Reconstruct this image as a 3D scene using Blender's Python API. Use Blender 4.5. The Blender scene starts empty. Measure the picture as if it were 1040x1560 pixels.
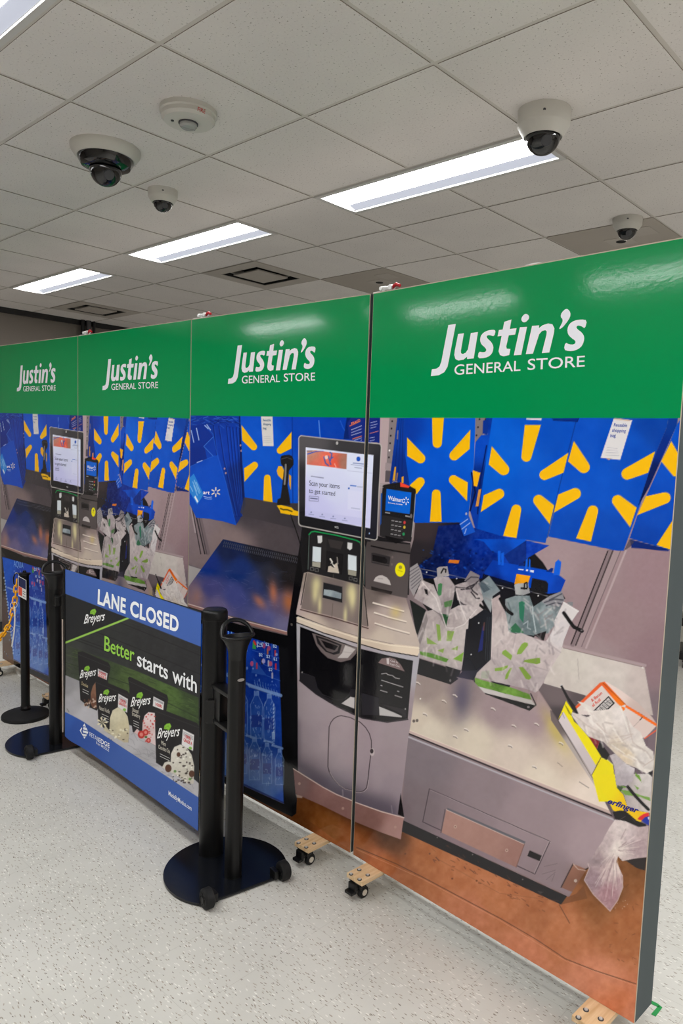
import bpy, bmesh, math, random
import numpy as np
from mathutils import Vector, Matrix

random.seed(7)
rng = np.random.default_rng(7)
PI = math.pi
scene = bpy.context.scene
COL = scene.collection

# ------------------------------------------------------------------ camera
EYE = 1.885                      # eye height over the floor
F_PX, PITCH, ROLL = 1107.117, 0.0952826, 0.0380728
PPX, PPY = 578.654, 796.910      # optical centre of the (cropped) photograph, 1040 x 1560
_c, _s = math.cos(PITCH), math.sin(PITCH)
_r0, _u0 = np.array([1., 0, 0]), np.array([0, _s, _c])
_cr, _sr = math.cos(ROLL), math.sin(ROLL)
CR, CU, CF = _cr * _r0 + _sr * _u0, -_sr * _r0 + _cr * _u0, np.array([0, _c, -_s])
cam = bpy.data.cameras.new('camera')
cam_ob = bpy.data.objects.new('camera', cam)
COL.objects.link(cam_ob)
cam.sensor_fit = 'VERTICAL'
cam.sensor_height = 36.0
cam.lens = F_PX / 1560 * 36.0
cam.shift_x = (520 - PPX) / 1560
cam.shift_y = (PPY - 780) / 1560
cam.clip_start, cam.clip_end = 0.05, 200
m = Matrix.Identity(4)
for i in range(3):
    m[i][0], m[i][1], m[i][2] = CR[i], CU[i], -CF[i]
m[2][3] = EYE
cam_ob.matrix_world = m
scene.camera = cam_ob

# ------------------------------------------------------------------ world, exposure
LIGHT = 31.5                     # radiance of the lamp lenses
GAIN = 1.13                      # brightness of the print inks
world = bpy.data.worlds.new('world')
scene.world = world
world.use_nodes = True
world.node_tree.nodes['Background'].inputs[0].default_value = (0.9, 0.95, 1.0, 1)
world.node_tree.nodes['Background'].inputs[1].default_value = 0.05
vs = scene.view_settings
vs.view_transform = 'Standard'
vs.look = 'None'
vs.gamma = 1
vs.exposure = 0.0
vs.use_curve_mapping = False
scene.cycles.max_bounces = 8
scene.cycles.diffuse_bounces = 5
scene.cycles.glossy_bounces = 4
scene.cycles.caustics_reflective = False
scene.cycles.caustics_refractive = False
scene.cycles.sample_clamp_indirect = 6
scene.cycles.use_denoising = True

# ------------------------------------------------------------------ ceiling grid frame
YAW = -0.722873
E1 = np.array([math.cos(YAW), math.sin(YAW)])
E2 = np.array([-math.sin(YAW), math.cos(YAW)])
G0 = np.array([-1.200559, 2.802245])
TILE = 0.6096
CEIL = EYE + 1.246453


def G(i, j, z=0.0):
    p = G0 + E1 * i * TILE + E2 * j * TILE
    return (p[0], p[1], z)


def ray(x, y):
    d = CR * (x - PPX) / F_PX - CU * (y - PPY) / F_PX + CF
    return d / math.hypot(d[0], d[1])


def on_z(x, y, z):
    """Point of the room at height z seen at photo pixel x, y."""
    d = ray(x, y)
    return d * ((z - EYE) / d[2]) + np.array([0, 0, EYE])


def at_dist(x, y, dist):
    return ray(x, y) * dist + np.array([0, 0, EYE])


def proj(X):
    X = X - np.array([0, 0, EYE])
    d = X @ CF
    return PPX + F_PX * (X @ CR) / d, PPY - F_PX * (X @ CU) / d


# ------------------------------------------------------------------ materials
def lin(c):
    c = np.asarray(c, float) / 255.0
    return np.where(c <= 0.04045, c / 12.92, ((c + 0.055) / 1.055) ** 2.4)


def rgba(c):
    return tuple(float(v) for v in lin(c)) + (1.0,)


def mat(name, color, rough=0.5, metal=0.0, spec=0.5, emit=None, estr=0.0, coat=0.0):
    m_ = bpy.data.materials.new(name)
    m_.use_nodes = True
    b = m_.node_tree.nodes['Principled BSDF']
    b.inputs['Base Color'].default_value = rgba(color)
    b.inputs['Roughness'].default_value = rough
    b.inputs['Metallic'].default_value = metal
    b.inputs['Specular IOR Level'].default_value = spec
    b.inputs['Coat Weight'].default_value = coat
    if emit is not None:
        b.inputs['Emission Color'].default_value = rgba(emit)
        b.inputs['Emission Strength'].default_value = estr
    return m_


def bump(m_, scale, strength, dist=0.002, detail=3.0, stretch=None):
    nt = m_.node_tree
    b = nt.nodes['Principled BSDF']
    tc = nt.nodes.new('ShaderNodeTexCoord')
    nz = nt.nodes.new('ShaderNodeTexNoise')
    nz.inputs['Scale'].default_value = scale
    nz.inputs['Detail'].default_value = detail
    bp = nt.nodes.new('ShaderNodeBump')
    bp.inputs['Strength'].default_value = strength
    bp.inputs['Distance'].default_value = dist
    src = tc.outputs['Object']
    if stretch:
        mp = nt.nodes.new('ShaderNodeMapping')
        mp.inputs['Scale'].default_value = stretch
        nt.links.new(src, mp.inputs[0])
        src = mp.outputs[0]
    nt.links.new(src, nz.inputs['Vector'])
    nt.links.new(nz.outputs['Fac'], bp.inputs['Height'])
    nt.links.new(bp.outputs['Normal'], b.inputs['Normal'])
    return m_


def mixnode(nt, fac, a, b):
    n = nt.nodes.new('ShaderNodeMix')
    n.data_type = 'RGBA'
    for k, v in ((0, fac), (6, a), (7, b)):
        if isinstance(v, (tuple, float, int)):
            n.inputs[k].default_value = v
        else:
            nt.links.new(v, n.inputs[k])
    return n.outputs[2]


def ramp(nt, src, p0, p1, v0=0.0, v1=1.0):
    n = nt.nodes.new('ShaderNodeMapRange')
    n.inputs[1].default_value, n.inputs[2].default_value = p0, p1
    n.inputs[3].default_value, n.inputs[4].default_value = v0, v1
    nt.links.new(src, n.inputs[0])
    return n.outputs[0]


def floor_material():
    """Speckled vinyl tile: pale base with short dark and white flecks, 12 inch joints."""
    m_ = mat('vinyl_floor_tile', (200, 194, 182), 0.42)
    nt = m_.node_tree
    b = nt.nodes['Principled BSDF']
    tc = nt.nodes.new('ShaderNodeTexCoord')
    base = rgba((201, 196, 185))
    big = nt.nodes.new('ShaderNodeTexNoise')
    big.inputs['Scale'].default_value = 3.0
    big.inputs['Detail'].default_value = 4
    nt.links.new(tc.outputs['Object'], big.inputs['Vector'])
    c = mixnode(nt, ramp(nt, big.outputs['Fac'], 0.3, 0.7), rgba((196, 194, 187)), rgba((205, 203, 196)))
    for k, (rot, sc, th, colr, cut) in enumerate([(0.35, 29, 0.22, (142, 133, 120), .84), (0.62, 26, 0.22, (226, 224, 217), .82),
                                                  (1.05, 33, 0.18, (96, 88, 78), .87), (0.15, 27, 0.21, (222, 219, 212), .84),
                                                  (0.85, 29, 0.21, (164, 156, 144), .82), (1.9, 27, 0.18, (154, 145, 132), .86)]):
        wn = nt.nodes.new('ShaderNodeTexNoise')
        wn.inputs['Scale'].default_value = 7 + k
        nt.links.new(tc.outputs['Object'], wn.inputs['Vector'])
        ad = nt.nodes.new('ShaderNodeVectorMath')
        ad.operation = 'MULTIPLY_ADD'
        ad.inputs[1].default_value = (0.035, 0.035, 0)
        nt.links.new(wn.outputs['Color'], ad.inputs[0])
        nt.links.new(tc.outputs['Object'], ad.inputs[2])
        mp = nt.nodes.new('ShaderNodeMapping')
        mp.inputs['Rotation'].default_value = (0, 0, rot)
        mp.inputs['Location'].default_value = (k * 3.7, k * 1.9, 0)
        mp.inputs['Scale'].default_value = (1.0, 3.8, 1.0)
        nt.links.new(ad.outputs[0], mp.inputs[0])
        vo = nt.nodes.new('ShaderNodeTexVoronoi')
        vo.voronoi_dimensions = '2D'
        vo.inputs['Scale'].default_value = sc
        nt.links.new(mp.outputs[0], vo.inputs['Vector'])
        f = ramp(nt, vo.outputs['Distance'], th, th - 0.05)
        sep = nt.nodes.new('ShaderNodeSeparateColor')
        nt.links.new(vo.outputs['Color'], sep.inputs[0])
        pick = ramp(nt, sep.outputs[0], cut, cut + 0.05)
        mu = nt.nodes.new('ShaderNodeMath')
        mu.operation = 'MULTIPLY'
        nt.links.new(f, mu.inputs[0])
        nt.links.new(pick, mu.inputs[1])
        c = mixnode(nt, mu.outputs[0], c, rgba(colr))
    br = nt.nodes.new('ShaderNodeTexBrick')
    br.offset = 0.0
    br.inputs['Scale'].default_value = 1.0
    br.inputs['Brick Width'].default_value = 0.3048
    br.inputs['Row Height'].default_value = 0.3048
    br.inputs['Mortar Size'].default_value = 0.0011
    br.inputs['Mortar Smooth'].default_value = 0.3
    nt.links.new(tc.outputs['Object'], br.inputs['Vector'])
    c = mixnode(nt, ramp(nt, br.outputs['Fac'], 0, 1, 0, 0.25), c, rgba((120, 112, 100)))
    nt.links.new(c, b.inputs['Base Color'])
    bp = nt.nodes.new('ShaderNodeBump')
    bp.inputs['Strength'].default_value = 0.05
    bp.inputs['Distance'].default_value = 0.002
    nt.links.new(big.outputs['Fac'], bp.inputs['Height'])
    nt.links.new(bp.outputs['Normal'], b.inputs['Normal'])
    return m_


def tile_material():
    m_ = mat('mineral_fibre_tile', (206, 200, 190), 0.95, spec=0.1)
    nt = m_.node_tree
    b = nt.nodes['Principled BSDF']
    tc = nt.nodes.new('ShaderNodeTexCoord')
    n1 = nt.nodes.new('ShaderNodeTexNoise')
    n1.inputs['Scale'].default_value = 130
    n1.inputs['Detail'].default_value = 3
    nt.links.new(tc.outputs['Object'], n1.inputs['Vector'])
    n2 = nt.nodes.new('ShaderNodeTexNoise')
    n2.inputs['Scale'].default_value = 2.2
    nt.links.new(tc.outputs['Object'], n2.inputs['Vector'])
    c = mixnode(nt, ramp(nt, n2.outputs['Fac'], 0.3, 0.7), rgba((220, 215, 212)), rgba((228, 223, 219)))
    c = mixnode(nt, ramp(nt, n1.outputs['Fac'], 0.36, 0.30), c, rgba((150, 143, 134)))
    c = mixnode(nt, ramp(nt, n1.outputs['Fac'], 0.55, 0.75, 0, 0.35), c, rgba((238, 234, 227)))
    nt.links.new(c, b.inputs['Base Color'])
    bp = nt.nodes.new('ShaderNodeBump')
    bp.inputs['Strength'].default_value = 0.35
    bp.inputs['Distance'].default_value = 0.002
    nt.links.new(n1.outputs['Fac'], bp.inputs['Height'])
    nt.links.new(bp.outputs['Normal'], b.inputs['Normal'])
    return m_


def wood_material():
    m_ = mat('pine_wood', (222, 190, 146), 0.6)
    nt = m_.node_tree
    b = nt.nodes['Principled BSDF']
    tc = nt.nodes.new('ShaderNodeTexCoord')
    mp = nt.nodes.new('ShaderNodeMapping')
    mp.inputs['Scale'].default_value = (60, 5, 60)
    n1 = nt.nodes.new('ShaderNodeTexNoise')
    n1.inputs['Scale'].default_value = 1.0
    n1.inputs['Detail'].default_value = 5
    nt.links.new(tc.outputs['Object'], mp.inputs[0])
    nt.links.new(mp.outputs[0], n1.inputs['Vector'])
    c = mixnode(nt, ramp(nt, n1.outputs['Fac'], 0.3, 0.7), rgba((205, 168, 122)), rgba((232, 204, 164)))
    nt.links.new(c, b.inputs['Base Color'])
    return m_


def ink_material():
    """Glossy printed film: the picture's inks are stored per vertex."""
    m_ = mat('printed_film', (128, 128, 128), 0.10, spec=0.38)
    nt = m_.node_tree
    b = nt.nodes['Principled BSDF']
    at = nt.nodes.new('ShaderNodeVertexColor')
    at.layer_name = 'ink'
    nt.links.new(at.outputs['Color'], b.inputs['Base Color'])
    bump(m_, 60, 0.085, 0.002, 2.5)
    return m_


def cloth_ink_material():
    m_ = mat('printed_fabric', (128, 128, 128), 0.7, spec=0.25)
    nt = m_.node_tree
    at = nt.nodes.new('ShaderNodeVertexColor')
    at.layer_name = 'ink'
    nt.links.new(at.outputs['Color'], nt.nodes['Principled BSDF'].inputs['Base Color'])
    return m_


M = dict(
    floor=floor_material(), tile=tile_material(), wood=wood_material(), ink=ink_material(), cloth=cloth_ink_material(),
    grid=mat('painted_ceiling_metal', (206, 200, 193), 0.6, spec=0.2),
    wall=bump(mat('painted_wall', (205, 200, 192), 0.85, spec=0.2), 40, 0.1),
    dark_wall=bump(mat('brown_wall', (126, 119, 112), 0.85, spec=0.2), 3, 0.1),
    black_pipe=mat('black_pipe_paint', (22, 22, 24), 0.5),
    lamp_white=mat('lamp_enamel', (240, 240, 240), 0.5),
    lens=mat('lamp_lens', (255, 255, 255), 0.5, emit=(255, 255, 255), estr=LIGHT),
    wing=mat('lamp_wing', (64, 66, 70), 0.5, spec=0.1, emit=(236, 240, 255), estr=0.60),
    lamp_frame=mat('lamp_frame_paint', (205, 203, 200), 0.45),
    black=mat('black_powder_coat', (11, 11, 12), 0.36, spec=0.33),
    black_plate=mat('black_gloss_plate', (15, 17, 22), 0.22),
    rubber=mat('black_rubber', (24, 24, 25), 0.6, spec=0.3),
    black_plastic=mat('black_plastic', (14, 14, 15), 0.33, spec=0.4),
    grey_side=mat('grey_panel_edge', (74, 82, 84), 0.7, spec=0.2),
    foam=mat('pale_board_edge', (186, 172, 152), 0.7),
    steel=mat('zinc_steel', (190, 190, 188), 0.35, metal=1.0),
    nut=mat('zinc_nut', (196, 196, 194), 0.4, metal=0.15),
    clamp_metal=mat('white_clamp_metal', (225, 225, 222), 0.4, metal=0.2),
    red=mat('red_grip', (190, 28, 36), 0.45),
    white_plastic=mat('white_plastic', (206, 203, 196), 0.5, spec=0.3),
    dome=mat('smoked_dome', (12, 12, 14), 0.06, coat=0.5),
    clear=mat('clear_lens', (168, 168, 166), 0.12),
    yellow=mat('yellow_plastic', (240, 172, 10), 0.4),
    green_tape=mat('green_tape', (20, 140, 66), 0.5),
    cable=mat('white_cable', (228, 226, 220), 0.5),
    vent_grey=mat('vent_grey_paint', (180, 173, 165), 0.55),
    panel_grey=mat('grey_ceiling_panel', (172, 164, 155), 0.5),
    hole=mat('dark_hole', (10, 10, 10), 0.9),
    hub=mat('cream_hub', (214, 206, 192), 0.5),
    dark_grey=mat('dark_grey_plastic', (62, 62, 66), 0.5),
    card=mat('white_card', (230, 230, 228), 0.6),
    navy=mat('navy_print', (28, 36, 84), 0.6),
    orange_red=mat('red_print', (226, 88, 62), 0.6),
    fire_red=mat('fire_red_print', (190, 40, 36), 0.6),
    silver=mat('silver_rod', (196, 182, 174), 0.3, metal=0.8),
)


# ------------------------------------------------------------------ mesh helpers
def link(o, parent=None):
    COL.objects.link(o)
    if parent is not None:
        o.parent = parent
    return o


def obj(name, bm, material, parent=None, smooth=False):
    bmesh.ops.recalc_face_normals(bm, faces=bm.faces[:])
    me = bpy.data.meshes.new(name)
    bm.to_mesh(me)
    bm.free()
    mats = material if isinstance(material, (list, tuple)) else [material]
    for mm in mats:
        me.materials.append(mm)
    if smooth:
        me.polygons.foreach_set('use_smooth', [True] * len(me.polygons))
        try:
            me.set_sharp_from_angle(angle=math.radians(38))
        except Exception:
            pass
    return link(bpy.data.objects.new(name, me), parent)


def thing(name, label, cat, loc=(0, 0, 0), rotz=0.0, group=None):
    o = bpy.data.objects.new(name, None)
    o.empty_display_size = 0.1
    link(o)
    o.location = loc
    o.rotation_euler = (0, 0, rotz)
    tag(o, label, cat, group)
    return o


def tag(o, label, cat, group=None):
    o['label'] = label
    o['category'] = cat
    if group:
        o['group'] = group
    return o


def struct(o):
    o['kind'] = 'structure'
    return o


def BM():
    return bmesh.new()


def box(bm, x0, x1, y0, y1, z0, z1, bevel=0.0, mi=0):
    v = [bm.verts.new(p) for p in ((x0, y0, z0), (x1, y0, z0), (x1, y1, z0), (x0, y1, z0),
                                   (x0, y0, z1), (x1, y0, z1), (x1, y1, z1), (x0, y1, z1))]
    fs = [bm.faces.new([v[k] for k in q]) for q in ((3, 2, 1, 0), (4, 5, 6, 7), (0, 1, 5, 4), (1, 2, 6, 5), (2, 3, 7, 6), (3, 0, 4, 7))]
    for f in fs:
        f.material_index = mi
    if bevel > 0:
        es = list({e for f in fs for e in f.edges})
        bmesh.ops.bevel(bm, geom=es, offset=bevel, segments=2, affect='EDGES', profile=0.6)
    return v


def prism(bm, pts, z0, z1, mi=0):
    lo = [bm.verts.new((p[0], p[1], z0)) for p in pts]
    hi = [bm.verts.new((p[0], p[1], z1)) for p in pts]
    n = len(pts)
    fs = [bm.faces.new(lo[::-1]), bm.faces.new(hi)]
    for k in range(n):
        fs.append(bm.faces.new((lo[k], lo[(k + 1) % n], hi[(k + 1) % n], hi[k])))
    for f in fs:
        f.material_index = mi


def lathe(bm, prof, seg=32, c=(0, 0, 0), axis='z', mi=0, sx=1.0, sy=1.0):
    """Spin a profile of (radius, height) about an axis through c."""
    rings = []
    for r, h in prof:
        ring = []
        if r < 1e-6:
            p = (0, 0, h)
            ring = [bm.verts.new(_ax(p, axis, c))]
        else:
            for k in range(seg):
                a = 2 * PI * k / seg
                ring.append(bm.verts.new(_ax((r * math.cos(a) * sx, r * math.sin(a) * sy, h), axis, c)))
        rings.append(ring)
    for a, b in zip(rings[:-1], rings[1:]):
        for k in range(seg):
            k2 = (k + 1) % seg
            if len(a) == 1 and len(b) == 1:
                continue
            if len(a) == 1:
                f = bm.faces.new((a[0], b[k2], b[k]))
            elif len(b) == 1:
                f = bm.faces.new((a[k], a[k2], b[0]))
            else:
                f = bm.faces.new((a[k], a[k2], b[k2], b[k]))
            f.material_index = mi
    for ring, flip in ((rings[0], True), (rings[-1], False)):
        if len(ring) > 1:
            f = bm.faces.new(ring[::-1] if flip else ring)
            f.material_index = mi


def _ax(p, axis, c):
    x, y, z = p
    if axis == 'x':
        x, y, z = z, x, y
    elif axis == 'y':
        x, y, z = x, z, y
    return (x + c[0], y + c[1], z + c[2])


def tube(bm, pts, r, seg=10, closed=False, mi=0, flat=1.0):
    pts = [Vector(p) for p in pts]
    n = len(pts)
    rad = r if isinstance(r, (list, tuple)) else [r] * n
    rings = []
    prev = None
    for k in range(n):
        if closed:
            t = pts[(k + 1) % n] - pts[k - 1]
        else:
            t = pts[min(k + 1, n - 1)] - pts[max(k - 1, 0)]
        t.normalize()
        if prev is None:
            up = Vector((0, 0, 1)) if abs(t.z) < 0.9 else Vector((1, 0, 0))
            nn = t.cross(up).normalized()
        else:
            nn = (prev - t * prev.dot(t)).normalized()
        prev = nn
        b = t.cross(nn)
        rings.append([bm.verts.new(pts[k] + (nn * math.cos(2 * PI * q / seg) + b * math.sin(2 * PI * q / seg) * flat) * rad[k]) for q in range(seg)])
    m_ = n if closed else n - 1
    for k in range(m_):
        a, b = rings[k], rings[(k + 1) % n]
        for q in range(seg):
            f = bm.faces.new((a[q], a[(q + 1) % seg], b[(q + 1) % seg], b[q]))
            f.material_index = mi
    if not closed:
        bm.faces.new(rings[0][::-1]).material_index = mi
        bm.faces.new(rings[-1]).material_index = mi


def loft(bm, rings, cap=True):
    rs = [[bm.verts.new(p) for p in ring] for ring in rings]
    n = len(rs[0])
    for a, b in zip(rs[:-1], rs[1:]):
        for k in range(n):
            bm.faces.new((a[k], a[(k + 1) % n], b[(k + 1) % n], b[k]))
    if cap:
        bm.faces.new(rs[0][::-1])
        bm.faces.new(rs[-1])


# ------------------------------------------------------------------ the room
I0, I1, J0, J1 = -7.65, 15.0, -11.0, 13.0
bm = BM()
a, b, c_, d = G(I0, J0), G(I1, J0), G(I1, J1), G(I0, J1)
w0 = (I1 - I0) * TILE
d0 = (J1 - J0) * TILE
box(bm, 0, w0, 0, d0, -0.1, 0)
fl = struct(obj('floor', bm, M['floor']))
fl.location = G(I0, J0)
fl.rotation_euler = (0, 0, YAW)

LIGHT_ROWS = (-3, -1, 2, 5)
LIGHT_COLS = (-6, -3, 0, 3, 6, 9, 12)
lamp_cells = {(i + k, j) for i in LIGHT_COLS for j in LIGHT_ROWS for k in (0, 1)}
VENT = (-3, 3)
VENT_FAR = (-7, 3)
PLATES = [(1, 4), (-2, 4)]
special = {VENT, VENT_FAR} | set(PLATES)
bm = BM()
GAP, DROP = 0.0085, 0.0062
def ctile(x0, x1, y0, y1):
    g = GAP
    x0, x1, y0, y1 = x0 * TILE + g, x1 * TILE - g, y0 * TILE + g, y1 * TILE - g
    lo = [bm.verts.new(p) for p in ((x0, y0, 0), (x1, y0, 0), (x1, y1, 0), (x0, y1, 0))]
    hi = [bm.verts.new((v.co.x, v.co.y, DROP)) for v in lo]
    bm.faces.new(lo[::-1])
    for k in range(4):
        f = bm.faces.new((lo[k], lo[(k + 1) % 4], hi[(k + 1) % 4], hi[k]))
        f.material_index = 2
for i in range(math.floor(I0), int(I1) + 1):
    for j in range(int(J0) - 1, int(J1) + 1):
        if (i, j) in special:
            continue
        x0, x1 = max(i, I0), min(i + 1, I1)
        y0, y1 = max(j, J0), min(j + 1, J1)
        if x1 - x0 < 0.05 or y1 - y0 < 0.05:
            continue
        if (i, j) in lamp_cells:
            ctile(x0, x1, j + 0.5, y1)
        else:
            ctile(x0, x1, y0, y1)
# the metal runners show in the joints between the tiles; the lamps hang in openings
for i in range(-7, int(I1) + 1):
    for j in range(int(J0), int(J1)):
        mid = (i, j) in lamp_cells and (i - 1) in LIGHT_COLS
        y0 = j + 0.5 if mid else j
        box(bm, i * TILE - 0.014, i * TILE + 0.014, y0 * TILE, (j + 1) * TILE, DROP - 0.003, DROP + 0.004, mi=1)
for i in LIGHT_COLS:
    for j in LIGHT_ROWS:
        y = (j + 0.5) * TILE
        box(bm, i * TILE, (i + 2) * TILE, y - 0.008, y + 0.010, DROP - 0.0042, DROP + 0.0052, mi=1)
for j in range(int(J0), int(J1) + 1):
    box(bm, I0 * TILE, I1 * TILE, j * TILE - 0.0145, j * TILE + 0.0145, DROP - 0.0036, DROP + 0.0046, mi=1)
box(bm, I0 * TILE, I1 * TILE, J0 * TILE, J1 * TILE, 0.30, 0.34, mi=0)
ce = struct(obj('ceiling', bm, [M['tile'], M['grid'], mat('cut_tile_edge', (158, 150, 140), 0.9)]))
ce.location = (G0[0], G0[1], CEIL)
ce.rotation_euler = (0, 0, YAW)


def wall(name, i0, j0, i1, j1, material, thick):
    p, q = np.array(G(i0, j0)[:2]), np.array(G(i1, j1)[:2])
    L = float(np.hypot(*(q - p)))
    bm = BM()
    box(bm, -0.1, L + 0.1, 0, thick, -0.1, CEIL + 0.34)
    o = struct(obj(name, bm, material))
    o.location = (p[0], p[1], 0)
    o.rotation_euler = (0, 0, math.atan2(q[1] - p[1], q[0] - p[0]))
    return o


wall('wall_left', I0, J0, I0, J1, M['dark_wall'], 0.12)
wall('wall_back', I0, J1, I1, J1, M['wall'], 0.12)
wall('wall_right', I1, J1, I1, J0, M['wall'], 0.12)
wall('wall_front', I1, J0, I0, J0, M['wall'], 0.12)
bm = BM()
box(bm, -0.012, 0.0, 0, (J1 - J0) * TILE, 0.0, 0.10)
bb = struct(obj('baseboard_left', bm, M['black_pipe']))
bb.location = G(I0 + 0.045, J0, 0)
bb.rotation_euler = (0, 0, YAW)
bm = BM()
box(bm, -0.03, 0.0, 0, (J1 - J0) * TILE, -0.05, 0.0)
tr = struct(obj('trim_1', bm, M['black_pipe']))
tr.location = G(I0 + 0.06, J0, CEIL)
tr.rotation_euler = (0, 0, YAW)

# ------------------------------------------------------------------ ceiling lamps
def make_lamp(name, label, i, j, group):
    t = thing(name, label, 'ceiling light', G(i, j, CEIL), YAW, group)
    W, D = 2 * TILE, 0.5 * TILE
    e = 0.006
    bm = BM()
    fw = 0.022
    for (x0, x1, y0, y1) in ((e, W - e, e, e + fw), (e, W - e, D - e - fw, D - e), (e, e + fw, e + fw, D - e - fw), (W - e - fw, W - e, e + fw, D - e - fw)):
        box(bm, x0, x1, y0, y1, -0.006, 0.004)
    obj('frame', bm, M['lamp_frame'], t)
    bm = BM()                                           # white pan over the lens
    x0, x1 = e + fw, W - e - fw
    yc0, yc1, zc = 0.078, D - 0.078, 0.017
    box(bm, x0, x1, e + fw, D - e - fw, 0.040, 0.050)
    for (xa, xb, ya, yb) in ((x0, x0 + 0.002, e + fw, D - e - fw), (x1 - 0.002, x1, e + fw, D - e - fw), (x0, x1, e + fw, e + fw + 0.002), (x0, x1, D - e - fw - 0.002, D - e - fw)):
        box(bm, xa, xb, ya, yb, 0.003, 0.040)
    obj('pan', bm, M['lamp_white'], t)
    bm = BM()                                           # bright lens along the middle, gently bowed
    n = 8
    A, B = [], []
    for k in range(n + 1):
        y = yc0 + (yc1 - yc0) * k / n
        z = zc - 0.010 * math.sin(PI * k / n)
        A.append(bm.verts.new((x0 + 0.004, y, z)))
        B.append(bm.verts.new((x1 - 0.004, y, z)))
    for k in range(n):
        bm.faces.new((A[k], A[k + 1], B[k + 1], B[k]))
    obj('lens', bm, M['lens'], t, smooth=True)
    for ya, yb in ((e + fw + 0.002, yc0), (D - e - fw - 0.002, yc1)):    # softly glowing side wings
        bm = BM()
        v = [bm.verts.new(p_) for p_ in ((x0 + 0.004, ya, 0.002), (x1 - 0.004, ya, 0.002), (x1 - 0.004, yb, zc), (x0 + 0.004, yb, zc))]
        bm.faces.new(v)
        v2 = [bm.verts.new((q.co.x, q.co.y, q.co.z + 0.002)) for q in v]
        bm.faces.new(v2[::-1])
        for k in range(4):
            bm.faces.new((v[k], v[(k + 1) % 4], v2[(k + 1) % 4], v2[k]))
        obj('wing', bm, M['wing'], t)
    return t


def copy_tree(o, parent=None):
    c = o.copy()
    COL.objects.link(c)
    if parent is not None:
        c.parent = parent
    for ch in list(o.children):
        copy_tree(ch, c)
    return c


LAMP_LABELS = {
    (0, 2): 'long lit recessed ceiling light running behind the right dome camera',
    (-3, 2): 'lit recessed ceiling light, the middle one in the row of three',
    (-6, 2): 'farthest and smallest lit ceiling light, nearest the brown wall',
    (0, -1): 'lit ceiling light cut off by the top left corner of the photo',
}
lamp0 = None
for j in LIGHT_ROWS:
    for i in LIGHT_COLS:
        lab = LAMP_LABELS.get((i, j))
        if lamp0 is None:
            lamp0 = make_lamp('ceiling_light', '', i, j, 'recessed ceiling lights')
            o = lamp0
        else:
            o = copy_tree(lamp0)
        o.location = G(i, j, CEIL)
        o['label'] = lab or 'recessed ceiling light over the store floor, out of view or hidden behind the panels'

# ------------------------------------------------------------------ ceiling fittings
def face_cam(loc):
    return math.atan2(-loc[1], -loc[0])


def dome_camera(px, py, label, dia, drop_h, ball_r, multi=False):
    p = on_z(px, py, CEIL)
    t = thing('dome_camera', label, 'security camera', (p[0], p[1], CEIL), face_cam(p), 'dome cameras on the ceiling')
    R = dia / 2
    bm = BM()
    if multi:
        lathe(bm, [(R, 0), (R, -0.006), (R * 0.985, -0.018), (R * 0.90, -drop_h * 0.8), (R * 0.84, -drop_h), (R * 0.78, -drop_h), (R * 0.74, -drop_h + 0.012), (0, -drop_h + 0.012)], 48)
    else:
        lathe(bm, [(R, 0), (R, -0.012), (R * 0.985, -drop_h * 0.55), (R * 0.95, -drop_h * 0.62), (R * 0.72, -drop_h), (ball_r * 1.08, -drop_h), (ball_r * 1.05, -drop_h + 0.006), (0, -drop_h + 0.006)], 48)
    obj('housing', bm, M['white_plastic'], t, smooth=True)
    if multi:
        bm = BM()
        lathe(bm, [(0, -drop_h + 0.012), (R * 0.80, -drop_h + 0.010), (R * 0.80, -drop_h - 0.006), (R * 0.70, -drop_h - 0.030), (ball_r * 1.12, -drop_h - 0.040), (0, -drop_h - 0.040)], 48)
        obj('black_bezel', bm, M['dome'], t, smooth=True)
        zc = -drop_h - 0.045
    else:
        zc = -drop_h + 0.004
    bm = BM()
    lathe(bm, [(ball_r * math.cos(a_), zc - ball_r * math.sin(a_)) for a_ in np.linspace(0, PI / 2 - 0.001, 12)] + [(0, zc - ball_r)], 40)
    d_ = obj('dome', bm, M['dome'], t, smooth=True)
    bm = BM()                                           # lens barrel looking out of the dome towards the shop
    a0, tilt = 0.25, 0.55
    dirv = Vector((math.cos(a0) * math.cos(tilt), math.sin(a0) * math.cos(tilt), -math.sin(tilt)))
    c0 = Vector((0, 0, zc))
    tube(bm, [c0 + dirv * ball_r * 0.90, c0 + dirv * ball_r * 1.02], [ball_r * 0.34, ball_r * 0.30], 20)
    obj('lens', bm, M['dark_grey'], d_)
    if not multi:
        bm = BM()
        tube(bm, [Vector((R * 0.96, 0.0, -drop_h * 0.35)), Vector((R * 1.0, 0.0, -drop_h * 0.37))], 0.005, 10)
        obj('screw', bm, M['dark_grey'], t)
    return t


dome_camera(161, 226, 'big white dome camera with wide black bezel beside the fire strobe', 0.285, 0.045, 0.066, True)
dome_camera(248, 290, 'small white dome camera between the big dome camera and the lit lights', 0.142, 0.062, 0.046)
dome_camera(829, 170, 'white dome camera overlapping the near end of the long ceiling light', 0.19, 0.092, 0.062)
dome_camera(956, 333, 'small white dome camera on the grey ceiling panel above the right display', 0.148, 0.062, 0.048)

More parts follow.
